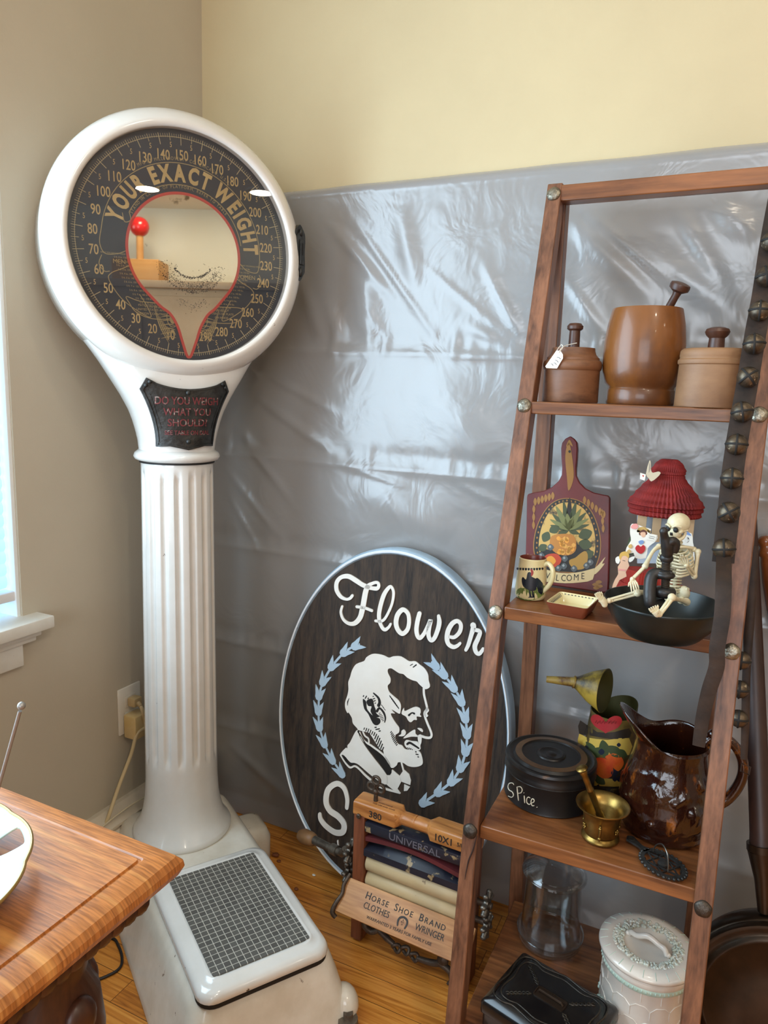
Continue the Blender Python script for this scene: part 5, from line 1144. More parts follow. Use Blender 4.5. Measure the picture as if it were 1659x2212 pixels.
cp([(595, 700), (700, 650), (860, 690), (850, 785), (700, 778), (610, 750)], 0, 0, 2)
for x, y, dx, dy in ((660, 570, 30, 45), (740, 565, 10, 50), (800, 580, 40, 30), (690, 590, -40, 30), (840, 590, 30, 20), (715, 740, 30, 24)): cp([(x-dx, y-dy), (x-dy*.6, y+dx*.6), (x+dx, y+dy), (x+dy*.6, y-dx*.6)], 2, 2, 4)
cp([(665, 640), (700, 615), (760, 625), (790, 670), (780, 720), (730, 730), (685, 690)], 3, 3); cp([(745, 610), (790, 590), (835, 610), (850, 650), (820, 690), (790, 670), (765, 630)], 3, 2)
for x, y, r in ((725, 582, 18), (640, 558, 12), (822, 543, 12), (798, 700, 20), (825, 735, 16), (800, 735, 14)): cp([(x-r, y), (x, y-r), (x+r, y), (x, y+r)], 4, 3, 4)
cp([(640, 755), (740, 730), (850, 745), (840, 775), (740, 775), (650, 768)], 5, 1, 2)
b.mi = 6
for i in range(6): x = 690+i*20; b.tube([UC(o8[0]+px/k8, o8[1]+py/k8, CC[0], CC[1], can_r, .0006)-V((CC[0], CC[1], Z3)) for px, py in ((x, 420), (x+8, 405), (x+12, 425), (x+20, 410))], .0004, 4)
b.build('folk_painting', cc, t, ang=60)
# brown glazed pitcher
QC = (-.034, 1.222); t = thing('brown_pitcher', 'large glossy mottled brown stoneware pitcher with relief moulding', 'pitcher', (QC[0], QC[1], Z3))
def gl_mat():
    m = mat('mottled_brown_glaze', (38, 15, 8), 0.12, c2=(146, 80, 24), nscale=17, stretch=(2.2, 2.2, 1.0), coat=0.4, contrast=(0.50, 0.74), bump=0.5, bscale=34, c3=(50, 21, 9)); return m
M_pit = gl_mat()
b = MB(); SA = R(196)                                           # direction of the lip
def plobe(a, p): return max(0, math.cos(a-SA))**p
pz_ = [(.058, 0), (.0655, .001), (.068, .006), (.067, .014), (.069, .020), (.073, .036), (.0745, .052), (.0735, .070), (.069, .092), (.064, .110), (.0590, .128), (.0570, .142), (.0570, .152), (.0580, .162)]
zt_ = [(z, r) for r, z in pz_]; prof = [(interp(.162*i/60, zt_), .162*i/60) for i in range(61)]
na = 140; rings = []
for r, z in prof: rings.append([(r*math.cos(2*PI*i/na), r*math.sin(2*PI*i/na), z) for i in range(na)])
def rimpt(i, f, ins=0.0, dz=0.0):
    a = 2*PI*i/na; sp = plobe(a, 3.2); sw = plobe(a, 1.5)
    r = .0580+f*(.0020+.026*sp+.003*sw)-ins; z = .158+f*(-.004+.056*sp**.8+.016*max(0, math.cos(a-R(70)))**2)+dz
    return (r*math.cos(a), r*math.sin(a), z)
for f in (.25, .5, .75, 1.0): rings.append([rimpt(i, f) for i in range(na)])
rings.append([rimpt(i, 1.0, .0022, .0022) for i in range(na)]); rings.append([rimpt(i, 1.0, .0045, .0) for i in range(na)])
for f in (.6, .2): rings.append([rimpt(i, f, .0048) for i in range(na)])
for r, z in ((.052, .145), (.054, .125), (.062, .09), (.066, .05), (.06, .012)): rings.append([(r*math.cos(2*PI*i/na), r*math.sin(2*PI*i/na), z) for i in range(na)])
loft(b, rings)
for v in b.bm.verts:                                            # soft moulded relief of figures and leaves on the belly
    r = math.hypot(v.co.x, v.co.y)
    if .020 < v.co.z < .126 and r > interp(v.co.z, zt_)-.002:
        k_ = max(0, min(1, (v.co.z-.020)/.012, (.126-v.co.z)/.02)); p3 = V((v.co.x*48, v.co.y*48, v.co.z*52))
        n1 = NZ.noise(p3); n2 = abs(NZ.noise(p3*1.9+V((4, 1, 7)))); s_ = 1+k_*(.17*max(0, n1-.05)-.035*max(0, .12-n2))
        v.co.x *= s_; v.co.y *= s_
b.build('jug_body', M_pit, t, ang=70, sub=1)
b = MB(); b.tube(catmull([(.046, .012, .156), (.064, .016, .172), (.088, .02, .168), (.108, .024, .140), (.110, .024, .105), (.094, .021, .068), (.068, .014, .046)], 6), [.0085, .0075, .0078, .0082, .0085, .009, .0095], 16); b.ball((.060, .014, .176), (.008, .008, .009)); b.build('handle', M_pit, t, ang=60)
# small brass mortar and its pestle
M_brass = mat('aged_brass', (164, 132, 70), 0.33, metal=0.95, c2=(112, 90, 46), nscale=24, bump=0.08, bscale=60, spots=((70, 58, 32), 30, 0.66))
BC = (-.1245, 1.138); t = thing('brass_mortar', 'small brass mortar with a flared rim at the front of the third shelf', 'mortar', (BC[0], BC[1], Z3))
b = MB(); b.shell([(.001, 0), (.0285, 0), (.0305, .002), (.0305, .005), (.0275, .008), (.0262, .010), (.0275, .0125), (.0282, .014), (.0285, .034), (.030, .043), (.034, .051), (.0405, .0575), (.0432, .0590), (.0430, .0605), (.0405, .0598), (.033, .0535), (.0275, .043), (.024, .02), (.012, .010), (.001, .009)], seg=56); b.build('cup', M_brass, t, ang=50)
for i in range(6):
    a = R(250+60*i+25); rr_ = .0292; m_ = T(rr_*math.cos(a), rr_*math.sin(a), .024) @ RZ(math.degrees(a))
    b = MB()
    if i % 2 == 0:
        b.tube([(0, 0, -.012), (.0025, 0, -.008), (.003, 0, 0), (.0035, 0, .008), (.001, 0, .013)], [.0016, .0026, .0022, .0028, .0014], 10, m=m_); b.ball((.003, 0, .010), .003, m=m_, su=10, sv=8); b.ball((.003, 0, -.007), .0032, m=m_, su=10, sv=8); b.build('rib', M_brass, t, ang=60)
    else:
        for q in range(5): b.ball((.0005, .0034*math.cos(q*2*PI/5), .0034*math.sin(q*2*PI/5)), (.0014, .0022, .0022), m=m_, su=8, sv=6)
        b.ball((.001, 0, 0), (.0014, .0016, .0016), m=m_, su=8, sv=6); b.build('rosette', M_brass, t, ang=60)
h1 = UY(1020+612/k8, 1400+668/k8, 1.112); h0 = V((BC[0]+.006, BC[1]+.006, Z3+.016)); t = thing('brass_pestle', 'slender brass pestle standing in the small brass mortar', 'pestle', h0); dv = (h1-h0); Lp = dv.length; dv.normalize()
b = MB(); st = [(0, .0068), (.06, .0082), (.14, .0075), (.2, .0058), (.24, .0066), (.27, .0050), (.45, .0052), (.62, .0056), (.64, .0066), (.66, .0052), (.88, .0054), (.93, .0072), (.955, .0062), (.97, .0092), (.985, .0096), (1, .0072), (1.006, .003)]
b.tube([dv*(f*Lp) for f, _ in st], [r for _, r in st], 18); b.build('pestle_rod', M_brass, t, ang=60)
# flat-iron stand with a star
tc_ = UZ(1432, 1866, Z3+.006); th_ = UZ(1366, 1815, Z3+.006); dv = (tc_-th_).normalized(); ang_ = math.degrees(math.atan2(dv.y, dv.x))
t = thing('iron_trivet', 'small dark iron trivet with a star and wire loop at the shelf edge', 'trivet', (tc_.x, tc_.y, Z3), ang_)
Lh = (tc_-th_).length
b = MB(); b.ribbon(ell(0, 0, .034, .0255, 64), .0055, .0035, m=T(0, 0, .004), closed=True)
for i in range(28): a = 2*PI*i/28; b.ball((.0375*math.cos(a), .029*math.sin(a), .0055), .0028, su=8, sv=6)
for s in range(2):
    tri = [(.030*math.cos(R(90*0+s*180+120*q)), .0225*math.sin(R(s*180+120*q))) for q in range(3)]; b.ribbon(tri, .0032, .003, m=T(0, 0, .0042), closed=True)
b.lathe([(0, .003), (.008, .003), (.008, .008), (.004, .009), (0, .009)], seg=20)
for a in (40, 140, 220, 320): b.cyl((.031*math.cos(R(a)), .023*math.sin(R(a)), 0), (.031*math.cos(R(a)), .023*math.sin(R(a)), .005), .0022, .0028, 10)
b.build('star_plate', M_iron, t, ang=40)
b = MB(); b.prism(catmull([(-.034, .007), (-.046, .004), (-.058, .0055), (-.068, .008), (-Lh-.005, .008), (-Lh-.011, 0), (-Lh-.005, -.008), (-.068, -.008), (-.058, -.0055), (-.046, -.004), (-.034, -.007)], 5, True), .0035, T(0, 0, .004)); b.lathe([(.003, .0072), (.006, .0072), (.006, .009), (.003, .009)], m=T(-Lh-.002, 0, 0), seg=16); b.build('handle', M_iron, t, ang=40)
b = MB(); b.tube(catmull([(-.028, .008, .0075), (-.022, .006, .022), (-.006, 0, .036), (.010, -.006, .034), (.017, -.009, .02), (.019, -.010, .008)], 6), .0011, 8); b.build('wire_loop', mat('steel_wire', (120, 116, 108), 0.35, metal=0.9), t)

# ------------------------------------------------------------------ bottom shelf
Z4 = .1036
M_gl = thinglass('clear_glass', (0.97, 0.985, 0.99), 0.975, 1.0)
GC = (-.219, 1.292); t = thing('glass_jar', 'clear glass lidded jar behind the black metal box', 'jar', (GC[0], GC[1], Z4))
def turned(prof, th):                                           # closed section of a thin turned wall
    return prof+[(max(r-th, .0005), z+ (th if i == 0 else 0)) for i, (r, z) in reversed(list(enumerate(prof)))]
b = MB(); b.shell([(.001, .001), (.050, .001), (.061, .005), (.0635, .012), (.0645, .022), (.0625, .023), (.0615, .013), (.059, .008), (.050, .004), (.001, .004)], seg=56); b.tube([(.0635*math.cos(2*PI*i/48), .0635*math.sin(2*PI*i/48), .0225) for i in range(48)], .0016, 8, closed=True); b.build('saucer_base', M_gl, t, ang=60)
b = MB(); b.shell([(.0560, .010), (.0572, .012), (.0568, .036), (.0555, .060), (.0528, .130), (.0535, .1435), (.0515, .1435), (.0508, .130), (.0535, .060), (.0548, .036), (.0552, .012)], seg=56); b.build('cylinder', M_gl, t, ang=60)
b = MB(); b.shell([(.001, .170), (.020, .168), (.040, .160), (.052, .150), (.0585, .1435), (.0605, .146), (.0595, .149), (.0540, .153), (.042, .163), (.022, .1715), (.008, .1745), (.001, .175)], seg=56); b.tube([(.0598*math.cos(2*PI*i/48), .0598*math.sin(2*PI*i/48), .1460) for i in range(48)], .0024, 8, closed=True); b.tube([(.053*math.cos(2*PI*i/48), .053*math.sin(2*PI*i/48), .1525) for i in range(48)], .0012, 8, closed=True); b.lathe([(.004, .174), (.0055, .178), (.0125, .182), (.0145, .187), (.0125, .192), (.004, .1945), (0, .195)], seg=32); b.build('lid', M_gl, t, ang=60)
# black metal box
A = V((-.2415, 1.160, 0)); B_ = V((-.278, 1.022, 0)); C_ = V((-.066, 1.114, 0)); exv = (C_-A); wX = exv.length; exv.normalize(); dY = (B_-A).length; ctr = A+exv*wX/2+V((exv.y, -exv.x, 0))*dY/2
angb = math.degrees(math.atan2(exv.y, exv.x)); t = thing('metal_box', 'black embossed metal box with a recessed handle on the bottom shelf', 'box', (ctr.x, ctr.y, Z4), angb)
M_bx = mat('black_lacquered_steel', (20, 19, 20), 0.25, c2=(34, 31, 28), nscale=18, coat=0.3, metal=0.2)
hx, hy = wX/2, dY/2
def rr_(x, y, z, r=.006): return [(p[0], p[1], z) for p in rrect(-x, x, -y, y, r, 3)]
b = MB(); loft(b, [rr_(hx-.004, hy-.004, 0), rr_(hx-.003, hy-.003, .002), rr_(hx-.003, hy-.003, .050)]); b.ribbon(rrect(-hx+.003, hx-.003, -hy+.003, hy-.003, .006, 3), .003, .002, m=T(0, 0, .004), closed=True); b.build('body', M_bx, t, ang=40)
b = MB(); loft(b, [rr_(hx, hy, .044), rr_(hx+.0005, hy+.0005, .047), rr_(hx, hy, .062), rr_(hx-.003, hy-.003, .067), rr_(hx-.018, hy-.016, .074, .01), rr_(hx-.022, hy-.02, .0745, .01)])
lidb = b.build('lid', M_bx, t, ang=50)
b = MB()
def scal(x, y): return catmull([(-x, y*.55), (-x*.93, y*.9), (-x*.72, y), (-x*.5, y*.92), (-x*.25, y*.98), (0, y*1.05), (x*.25, y*.98), (x*.5, y*.92), (x*.72, y), (x*.93, y*.9), (x, y*.55), (x*.95, 0), (x, -y*.55), (x*.93, -y*.9), (x*.72, -y), (x*.5, -y*.92), (x*.25, -y*.98), (0, -y*1.05), (-x*.25, -y*.98), (-x*.5, -y*.92), (-x*.72, -y), (-x*.93, -y*.9), (-x, -y*.55), (-x*.95, 0)], 4, True)
for sx_, sy_, w_ in ((.082, .058, .0016), (.072, .049, .0013)): b.tube([(p[0], p[1], .0745-.06*max(0, abs(p[0])-.07)-.03*max(0, abs(p[1])-.045)) for p in scal(sx_, sy_)], w_, 8, closed=True)
for s in (-1, 1):
    for s2 in (-1, 1):
        for q in range(6):
            x0_, y0_ = s*(.028+.005*q), s2*(.012+.0045*q); b.tube([(x0_, y0_, .0745), (x0_+s*.004, y0_+s2*.0055, .0755), (x0_+s*.007, y0_+s2*.006, .0745)], [.0008, .0016, .0006], 6); b.tube([(x0_, y0_, .0745), (x0_+s*.0065, y0_+s2*.001, .0755), (x0_+s*.009, y0_+s2*.003, .0745)], [.0008, .0016, .0006], 6)
b.build('embossing', mat('highlit_black_embossing', (40, 37, 34), 0.3, metal=0.5, c2=(72, 64, 54), nscale=30), lidb, ang=60)  # paler than the box, standing in for highlights on the raised lines
b = MB(); b.ribbon(rrect(-.026, .026, -.0105, .0105, .003, 3), .002, .003, m=T(0, 0, .0735), closed=True); b.box((0, 0, .0748), (.05, .020, .0008)); b.tube([(-.022, .0, .0755), (-.02, .0, .079), (.02, 0, .079), (.022, 0, .0755)], .0022, 8); b.build('handle', mat('tarnished_brown_metal', (66, 52, 42), 0.4, metal=0.7), lidb)
# pale green ceramic jar
JC = (-.036, 1.187); t = thing('ceramic_jar', 'white and pale green moulded ceramic jar with a handled lid on the bottom shelf', 'jar', (JC[0], JC[1], Z4))
M_cer = mat('ivory_ceramic', (220, 212, 200), 0.22, c2=(206, 196, 186), nscale=10, coat=0.4)
M_cgr = mat('pale_green_ceramic', (172, 200, 184), 0.22, c2=(196, 208, 196), nscale=24, coat=0.4)
b = MB(); b.lathe([(0, 0), (.066, 0), (.069, .004), (.0705, .02), (.0715, .06), (.0715, .112), (.0735, .115), (.0735, .125), (.072, .127), (.066, .127), (.066, .10), (0, .10)], seg=72); bod = b.build('jar_body', M_cer, t, ang=50)
b = MB()
for k_ in range(3):
    for i in range(14):
        a0 = 2*PI*(i+(.5 if k_ % 2 else 0))/14; z0_ = .022+.030*k_; da = 2*PI/14
        hexp = [(a0-da*.5, z0_+.006), (a0-da*.5, z0_+.022), (a0-da*.22, z0_+.030), (a0+da*.22, z0_+.030), (a0+da*.5, z0_+.022)]
        b.tube([(.0716*math.cos(a), .0716*math.sin(a), z) for a, z in hexp], .0009, 5)
b.build('lattice_relief', M_cer, bod, ang=60)
b = MB(); b.shell([(.0718, .104), (.0735, .106), (.0735, .114), (.0718, .116)], seg=72); rj = random.Random(8)
for i in range(64):
    a = 2*PI*i/64; b.ball((.0734*math.cos(a), .0734*math.sin(a), .110), (.0015, .0015, .003), su=6, sv=5)
for i in range(90):
    a = rj.uniform(0, 2*PI); z = .030+.010*math.sin(a*7)+rj.uniform(-.007, .007); b.ball((.0718*math.cos(a), .0718*math.sin(a), z), (.0032, .0032, .0026), su=7, sv=5)
b.build('garland_band', M_cgr, bod, ang=60)
b = MB(); b.lathe([(.062, .122), (.0745, .1275), (.079, .131), (.0805, .135), (.0795, .139), (.070, .1425), (.062, .1445), (.056, .143), (.038, .1385), (.024, .1345), (0, .1335)], seg=80); ldj = b.build('lid', M_cer, t, ang=60)
b = MB()
for i in range(420):
    a = rj.uniform(0, 2*PI); r = rj.uniform(.041, .062); b.ball((r*math.cos(a), r*math.sin(a), .1400+.003*math.sin((r-.041)/.021*PI)), (rj.uniform(.0016, .0038), rj.uniform(.0016, .0038), .0024), su=7, sv=5)
b.build('leaf_wreath', mat('grey_green_relief_glaze', (214, 210, 198), 0.25, c2=(186, 196, 184), nscale=60, coat=0.4), ldj, ang=60)
b = MB()
for i in range(24): a = 2*PI*i/24; b.tube([(.0785*math.cos(a), .0785*math.sin(a), .1395), (.066*math.cos(a), .066*math.sin(a), .1438)], .0006, 5)
b.build('rim_flutes', M_cgr, ldj, ang=60)
b = MB(); b.tube(catmull([(-.034, .006, .139), (-.030, .004, .145), (-.018, -.002, .149), (0, -.002, .157), (.018, -.002, .151), (.028, -.004, .149), (.033, -.006, .141)], 6), [.0040, .0048, .0045, .0052, .0045, .0048, .0040], 14, m=RZ(-12)); b.ball((.033, -.012, .142), .0045, su=12, sv=8); b.ball((-.034, .012, .141), .0045, su=12, sv=8); b.build('handle', M_cer, ldj, ang=60)

# ------------------------------------------------------------------ sleigh bells hung over the right rail
M_lea = mat('dark_worn_leather', (36, 27, 22), 0.6, c2=(58, 42, 32), nscale=24, bump=0.2, bscale=90, spec=0.3)
M_bell = mat('tarnished_bell_metal', (112, 98, 80), 0.42, metal=0.75, c2=(64, 56, 48), nscale=70, spots=((190, 176, 150), 160, 0.66))
def ryat(py): return interp(py, [(424, 1.347), (876, 1.25), (1321, 1.158), (1784, 1.085)])-.052
path = [(1692, 380), (1676, 460), (1662, 540), (1647, 640), (1632, 720), (1617, 812), (1603, 891), (1591, 961), (1581, 1034), (1574, 1107), (1566, 1175), (1562, 1215)]
SB = UY(1590, 960, ryat(960)); t = thing('sleigh_bell_strap', 'dark leather strap of round sleigh bells hanging down the right rail of the ladder shelf', 'bell strap', SB)
b = MB(); P = [UY(x, y, ryat(y))-SB for x, y in path]; b.tube(catmull(P, 4), .0155, 10, fl=.12, up=(0, -1, .2)); b.build('strap', M_lea, t, ang=60)
def bell(c, rot, nm='bell', par=None, r=.0148):
    b = MB(); m_ = T(*c) @ RX(90) @ RX(-8) @ RZ(rot)
    b.ball((0, 0, .006), (r, r, r*.92), m=m_, su=24, sv=16)
    b.shell([(r*1.0, .0045), (r*1.05, .006), (r*1.0, .0075)], m=m_, seg=28)
    b.mi = 1
    for s in (0, 90):                                           # cross slit
        mm = m_ @ RZ(s); q = [(r*1.01*math.sin(R(x)), 0, .006+r*.93*math.cos(R(x))) for x in range(-78, 79, 12)]
        b.tube(q, .0018, 6, m=mm)
    return b.build(nm, [M_bell, M_black], par or t, ang=60)
for i, (x, y, rot) in enumerate([(1655, 600, 10), (1641, 674, 0), (1629, 745, 4), (1616, 816, 40), (1603, 891, 12), (1591, 961, 0), (1581, 1034, 2), (1574, 1107, 35), (1564, 1186, 8), (1668, 524, 0)]):
    bell(UY(x, y, ryat(y)-.006)-SB, rot)
b = MB(); P = [UY(x, y, Y_)-SB for x, y, Y_ in ((1563, 1195, ryat(1195)-.012), (1563, 1260, 1.066), (1560, 1330, 1.050), (1549, 1400, 1.042), (1548, 1440, 1.042), (1532, 1490, 1.042), (1518, 1550, 1.042), (1509, 1612, 1.040))]
b.tube(catmull(P, 5), [.0100, .0108, .0108, .0105, .0105, .0102, .0095, .0085], 10, fl=.16, up=(0, -1, .1)); b.build('tail_strap', M_lea, t, ang=60)
b = MB(); P = [UY(x, y, Y_)-SB for x, y, Y_ in ((1630, 1180, 1.235), (1622, 1330, 1.222), (1613, 1440, 1.212), (1610, 1560, 1.206), (1607, 1640, 1.204))]; b.tube(catmull(P, 5), [.006, .006, .0062, .0062, .005], 10, fl=.4, up=(0, -1, 0))
bk = UY(1610, 1660, 1.203)-SB; b.tube([bk+V(q) for q in ((-.006, 0, .007), (.007, 0, .004), (.006, 0, -.009), (-.006, 0, -.006))], .0014, 6, closed=True); b.build('rear_strap', M_lea, t, ang=60)
for x, y in ((1597, 1487), (1595, 1550), (1601, 1425)): bell(UY(x, y, 1.208)-SB, 90, r=.0135)

# ------------------------------------------------------------------ copper warming pan and a second long handle, right edge
M_cop = mat('dark_brown_copper', (72, 56, 43), 0.34, metal=0.85, c2=(48, 40, 32), nscale=8, bump=0.05, bscale=60)
M_hdl = mat('dark_brown_painted_handle', (58, 38, 32), 0.45, c2=(44, 28, 24), nscale=16, stretch=(3, 3, .6), spots=((120, 100, 84), 60, 0.74))
wc = UY(1694, 2135, 1.262); wc.z = .158
t = thing('warming_pan', 'dark copper bed warming pan with a long brown handle leaning at the right edge', 'warming pan', (wc.x, 1.262, .0))
b = MB(); m_ = T(0, 0, wc.z) @ RX(90-5)
b.lathe([(0, -.045), (.12, -.042), (.148, -.03), (.154, -.012), (.154, .012), (.150, .016), (0, .016)], m=m_, seg=72); b.build('pan', M_cop, t, ang=50)
b = MB(); b.lathe([(.146, .017), (.1515, .018), (.153, .024), (.150, .030), (.144, .031), (.138, .028), (.132, .030), (.128, .034), (.122, .034), (.118, .030), (.06, .034), (0, .036)], m=m_, seg=72); b.build('lid', M_cop, t, ang=50)
hp = [UY(1652, 1970, 1.275), UY(1650, 1900, 1.285), UY(1644, 1838, 1.294), UY(1643, 1800, 1.30), UY(1629, 1439, 1.405), UY(1614, 1080, 1.448), UY(1608, 960, 1.458)]; wo = V((wc.x, 1.262, 0))
b = MB(); b.tube([hp[0]-wo, hp[1]-wo, hp[2]-wo], [.011, .015, .0215], 20); b.tube([hp[2]-wo, hp[2]-wo+(hp[3]-hp[2])*.4], [.0225, .0225], 20); b.build('socket', M_cop, t, ang=40)
b = MB(); b.tube([p-wo for p in hp[2:]], [.0185, .0172, .0165, .0145, .0120], 20); b.build('long_handle', M_hdl, t, ang=40)
q0, q1 = UY(1652, 1162, 1.455), UY(1705, 1420, 1.435); dv = (q1-q0).normalized(); t = thing('turned_handle', 'glossy orange brown turned wooden handle leaning at the right edge', 'handle', (q0.x+dv.x*1.05, q0.y, 0)); wo = V((q0.x+dv.x*1.05, q0.y, 0))
b = MB(); tot = q0.z/abs(dv.z); st = [(-.004, .006), (0, .0125), (.006, .0145), (.012, .0125), (.016, .0110), (.022, .0150), (.030, .0165), (.034, .0130), (.045, .0150), (.08, .0190), (.13, .0210), (.19, .0180), (.24, .0140), (.30, .0160), (.5, .016), (tot*.99, .015)]
b.tube([q0+dv*f-wo for f, _ in st], [r for _, r in st], 20); b.build('turned_pole', mat('orange_varnished_turning', (132, 76, 38), 0.25, c2=(104, 56, 28), nscale=10, stretch=(3, 3, .5), coat=0.5), t, ang=60)
# ------------------------------------------------------------------ clothes wringer on the floor by the sign
M_wpost = wood('dark_red_brown_frame_wood', (70, 34, 20), (124, 68, 40), 'Z', 1.4, 0.45, 0.12)
M_wbar = wood('golden_turned_maple', (140, 82, 36), (206, 140, 74), 'X', 1.4, 0.38, 0.08)
M_wbrd = wood('worn_tan_board', (150, 98, 58), (204, 152, 100), 'X', 1.0, 0.5, 0.1, blotch=((120, 72, 40), 9, 0.62))
M_wblue = mat('chipped_dark_blue_paint', (20, 21, 32), 0.45, c2=(32, 33, 46), nscale=14, stretch=(1, 4, 4), spots=((150, 128, 92), 42, 0.60))
M_wred = mat('dull_maroon_spring', (98, 34, 38), 0.55, c2=(76, 28, 30), nscale=20)
M_roll = mat('yellowed_rubber_roller', (196, 176, 138), 0.5, c2=(178, 154, 112), nscale=10, stretch=(.4, 2, 2), spots=((110, 84, 56), 40, 0.68))
M_rust = mat('rusty_grey_iron', (92, 82, 72), 0.5, metal=0.6, c2=(70, 54, 42), nscale=40, bump=0.25, bscale=110)
M_galv = mat('galvanised_gear_iron', (128, 122, 112), 0.42, metal=0.8, c2=(86, 78, 70), nscale=50, bump=0.15, bscale=90)
M_prn = mat('stencilled_black_print', (44, 36, 30), 0.6)
t = thing('clothes_wringer', 'antique wooden clothes wringer with rollers standing on the floor in front of the oval sign', 'clothes wringer', (-.62, 1.235, 0), -3)
S_ = SC(1.025); WW = .262
def wmb(): b = MB(); b.m = S_; return b
for x in (.013, WW-.013):
    b = wmb(); b.box((x, 0, .157), (.026, .044, .300), bev=.003); b.build('post', M_wpost, t, ang=30)
    b = wmb(); b.lathe([(.0055, 0), (.0055, .003), (.004, .0045), (0, .0048)], m=T(x, -.022, .288) @ RX(90), seg=6); b.build('bolt', M_rust, t, ang=20)
b = wmb()
bx = [(-.001, .0155), (.004, .0165), (.092, .0165), (.100, .0150), (.104, .0125), (.108, .0130), (.124, .0132), (.126, .0120), (.1265, .0132), (.1305, .0132), (.131, .0120), (.133, .0132), (.152, .0130), (.157, .0125), (.161, .0150), (.170, .0165), (.258, .0165), (WW+.001, .0155)]
rings = []
for x, r in bx:
    sqr = x < .096 or x > .166; e_ = 6 if sqr else 2.0; ry = .0225 if sqr else .0145; pts = []
    for i in range(32):
        a = 2*PI*i/32; c, s = math.cos(a), math.sin(a); pts.append((x, ry*math.copysign(abs(c)**(2/e_), c), .3015+r*math.copysign(abs(s)**(2/e_), s)))
    rings.append(pts)
loft(b, rings); b.build('top_bar', M_wbar, t, ang=50)
b = wmb()
b.text('380', .0195, T(.050, -.0228, .2945) @ FR, .0008, xs=1.0, off=.01); b.text('10X1', .0195, T(.198, -.0228, .2945) @ FR, .0008, xs=.95, off=.01); b.text('5/8', .011, T(.232, -.0228, .298) @ FR, .0008, xs=.9, off=.01)
b.build('size_stencil', M_prn, t, ang=0)
b = wmb()
for i, tx in enumerate(('DIRECTIONS', 'FOR USE AND CARE')): b.text(tx, .0055, T(.062, -.004-.008*i, .3182) @ RX(0), .0004)
b.build('top_print', mat('faded_brown_print', (112, 72, 44), 0.6), t, ang=0)
b = wmb(); b.cyl((.038, 0, .316), (.038, 0, .338), .0048, .0038); b.ball((.038, 0, .338), .0062, su=12, sv=8)
for cx_, cz_ in ((.0275, .347), (.0485, .347), (.038, .362)): b.tube([(cx_+.0082*math.cos(2*PI*i/20), 0, cz_+.0082*math.sin(2*PI*i/20)) for i in range(20)], .0031, 8, closed=True)
b.build('thumb_key', M_rust, t, ang=60)
def bowed(mb, z0, z1, yd, amp, th):                             # curved slat between the posts
    rings = []
    for i in range(25):
        x = lerp(.026, WW-.026, i/24); u = i/24; zc = lerp(z0, z1, u)+amp*math.sin(PI*u); rings.append([(x, -yd, zc-th), (x, yd, zc-th), (x, yd, zc+th), (x, -yd, zc+th)])
    loft(mb, rings)
b = wmb(); b.box((WW/2, 0, .2680), (WW-.052, .042, .0215), bev=.002); ub = b.build('pressure_board', M_wblue, t, ang=30)
b = wmb(); b.text('UNIVERSAL', .0205, T(WW/2+.006, -.0212, .2605) @ FR, .0006, xs=1.08, off=.004); b.build('universal_lettering', mat('faded_silver_lettering', (96, 92, 100), 0.5), ub, ang=0)
b = wmb(); bowed(b, .240, .234, .018, .011, .0045); b.build('leaf_spring', M_wred, t, ang=50)
b = wmb(); rings = []
for i in range(25):
    u = i/24; x = lerp(.026, WW-.026, u); rings.append([(x, -.0215, .2045), (x, .02, .2045), (x, .02, .222+.007*math.sin(PI*u)), (x, -.006, .222+.009*math.sin(PI*u)), (x, -.0215, .2185)])
loft(b, rings); b.build('bearing_board', M_wblue, t, ang=30)
for z, r in ((.1835, .0205), (.1455, .0185)):
    b = wmb(); b.tube([(.028, 0, z), (.030, 0, z), (WW-.030, 0, z), (WW-.028, 0, z)], [r*.9, r, r, r*.9], 36); b.build('roller', M_roll, t, ang=50)
    b = wmb(); b.cyl((-.028, 0, z), (WW+.032, 0, z), .006, .006, 14); b.build('axle', M_rust, t)
def gear(x, z, nm):
    b = wmb(); m_ = T(x, 0, z) @ RY(90); b.lathe([(.004, -.004), (.011, -.004), (.0125, 0), (.011, .004), (.004, .004)], m=m_, seg=20)
    for i in range(7):
        a = 2*PI*i/7; b.tube([(.010*math.cos(a), .010*math.sin(a), 0), (.0215*math.cos(a), .0215*math.sin(a), 0)], [.0040, .0046], 10, m=m_, fl=1.3); b.ball((.0215*math.cos(a), .0215*math.sin(a), 0), (.0048, .0048, .006), m=m_, su=10, sv=8)
    b.build(nm, M_galv, t, ang=50)
for x in (-.018, WW+.022):
    gear(x, .186, 'gear'); gear(x+(.002 if x > 0 else -.002), .140, 'gear')
b = wmb(); b.tube(catmull([(-.030, 0, .186), (-.044, .010, .165), (-.055, .030, .150), (-.075, .038, .143)], 5), [.007, .0075, .008, .0085], 14); b.tube([(-.070, .036, .1445), (-.090, .043, .140)], [.0115, .0115], 18); b.tube([(-.088, .042, .140), (-.150, .060, .130)], [.0085, .0098], 14); b.build('crank_arm', M_galv, t, ang=50)
b = wmb(); A, B = V((-.146, .058, .1305)), V((-.196, .072, .1205)); b.tube([A, A.lerp(B, .08), A.lerp(B, .3), A.lerp(B, .7), A.lerp(B, .93), B], [.009, .0135, .0160, .0165, .0125, .006], 20); b.build('crank_grip', mat('worn_wooden_grip', (142, 104, 66), 0.5, c2=(112, 78, 48), nscale=12), t, ang=60)
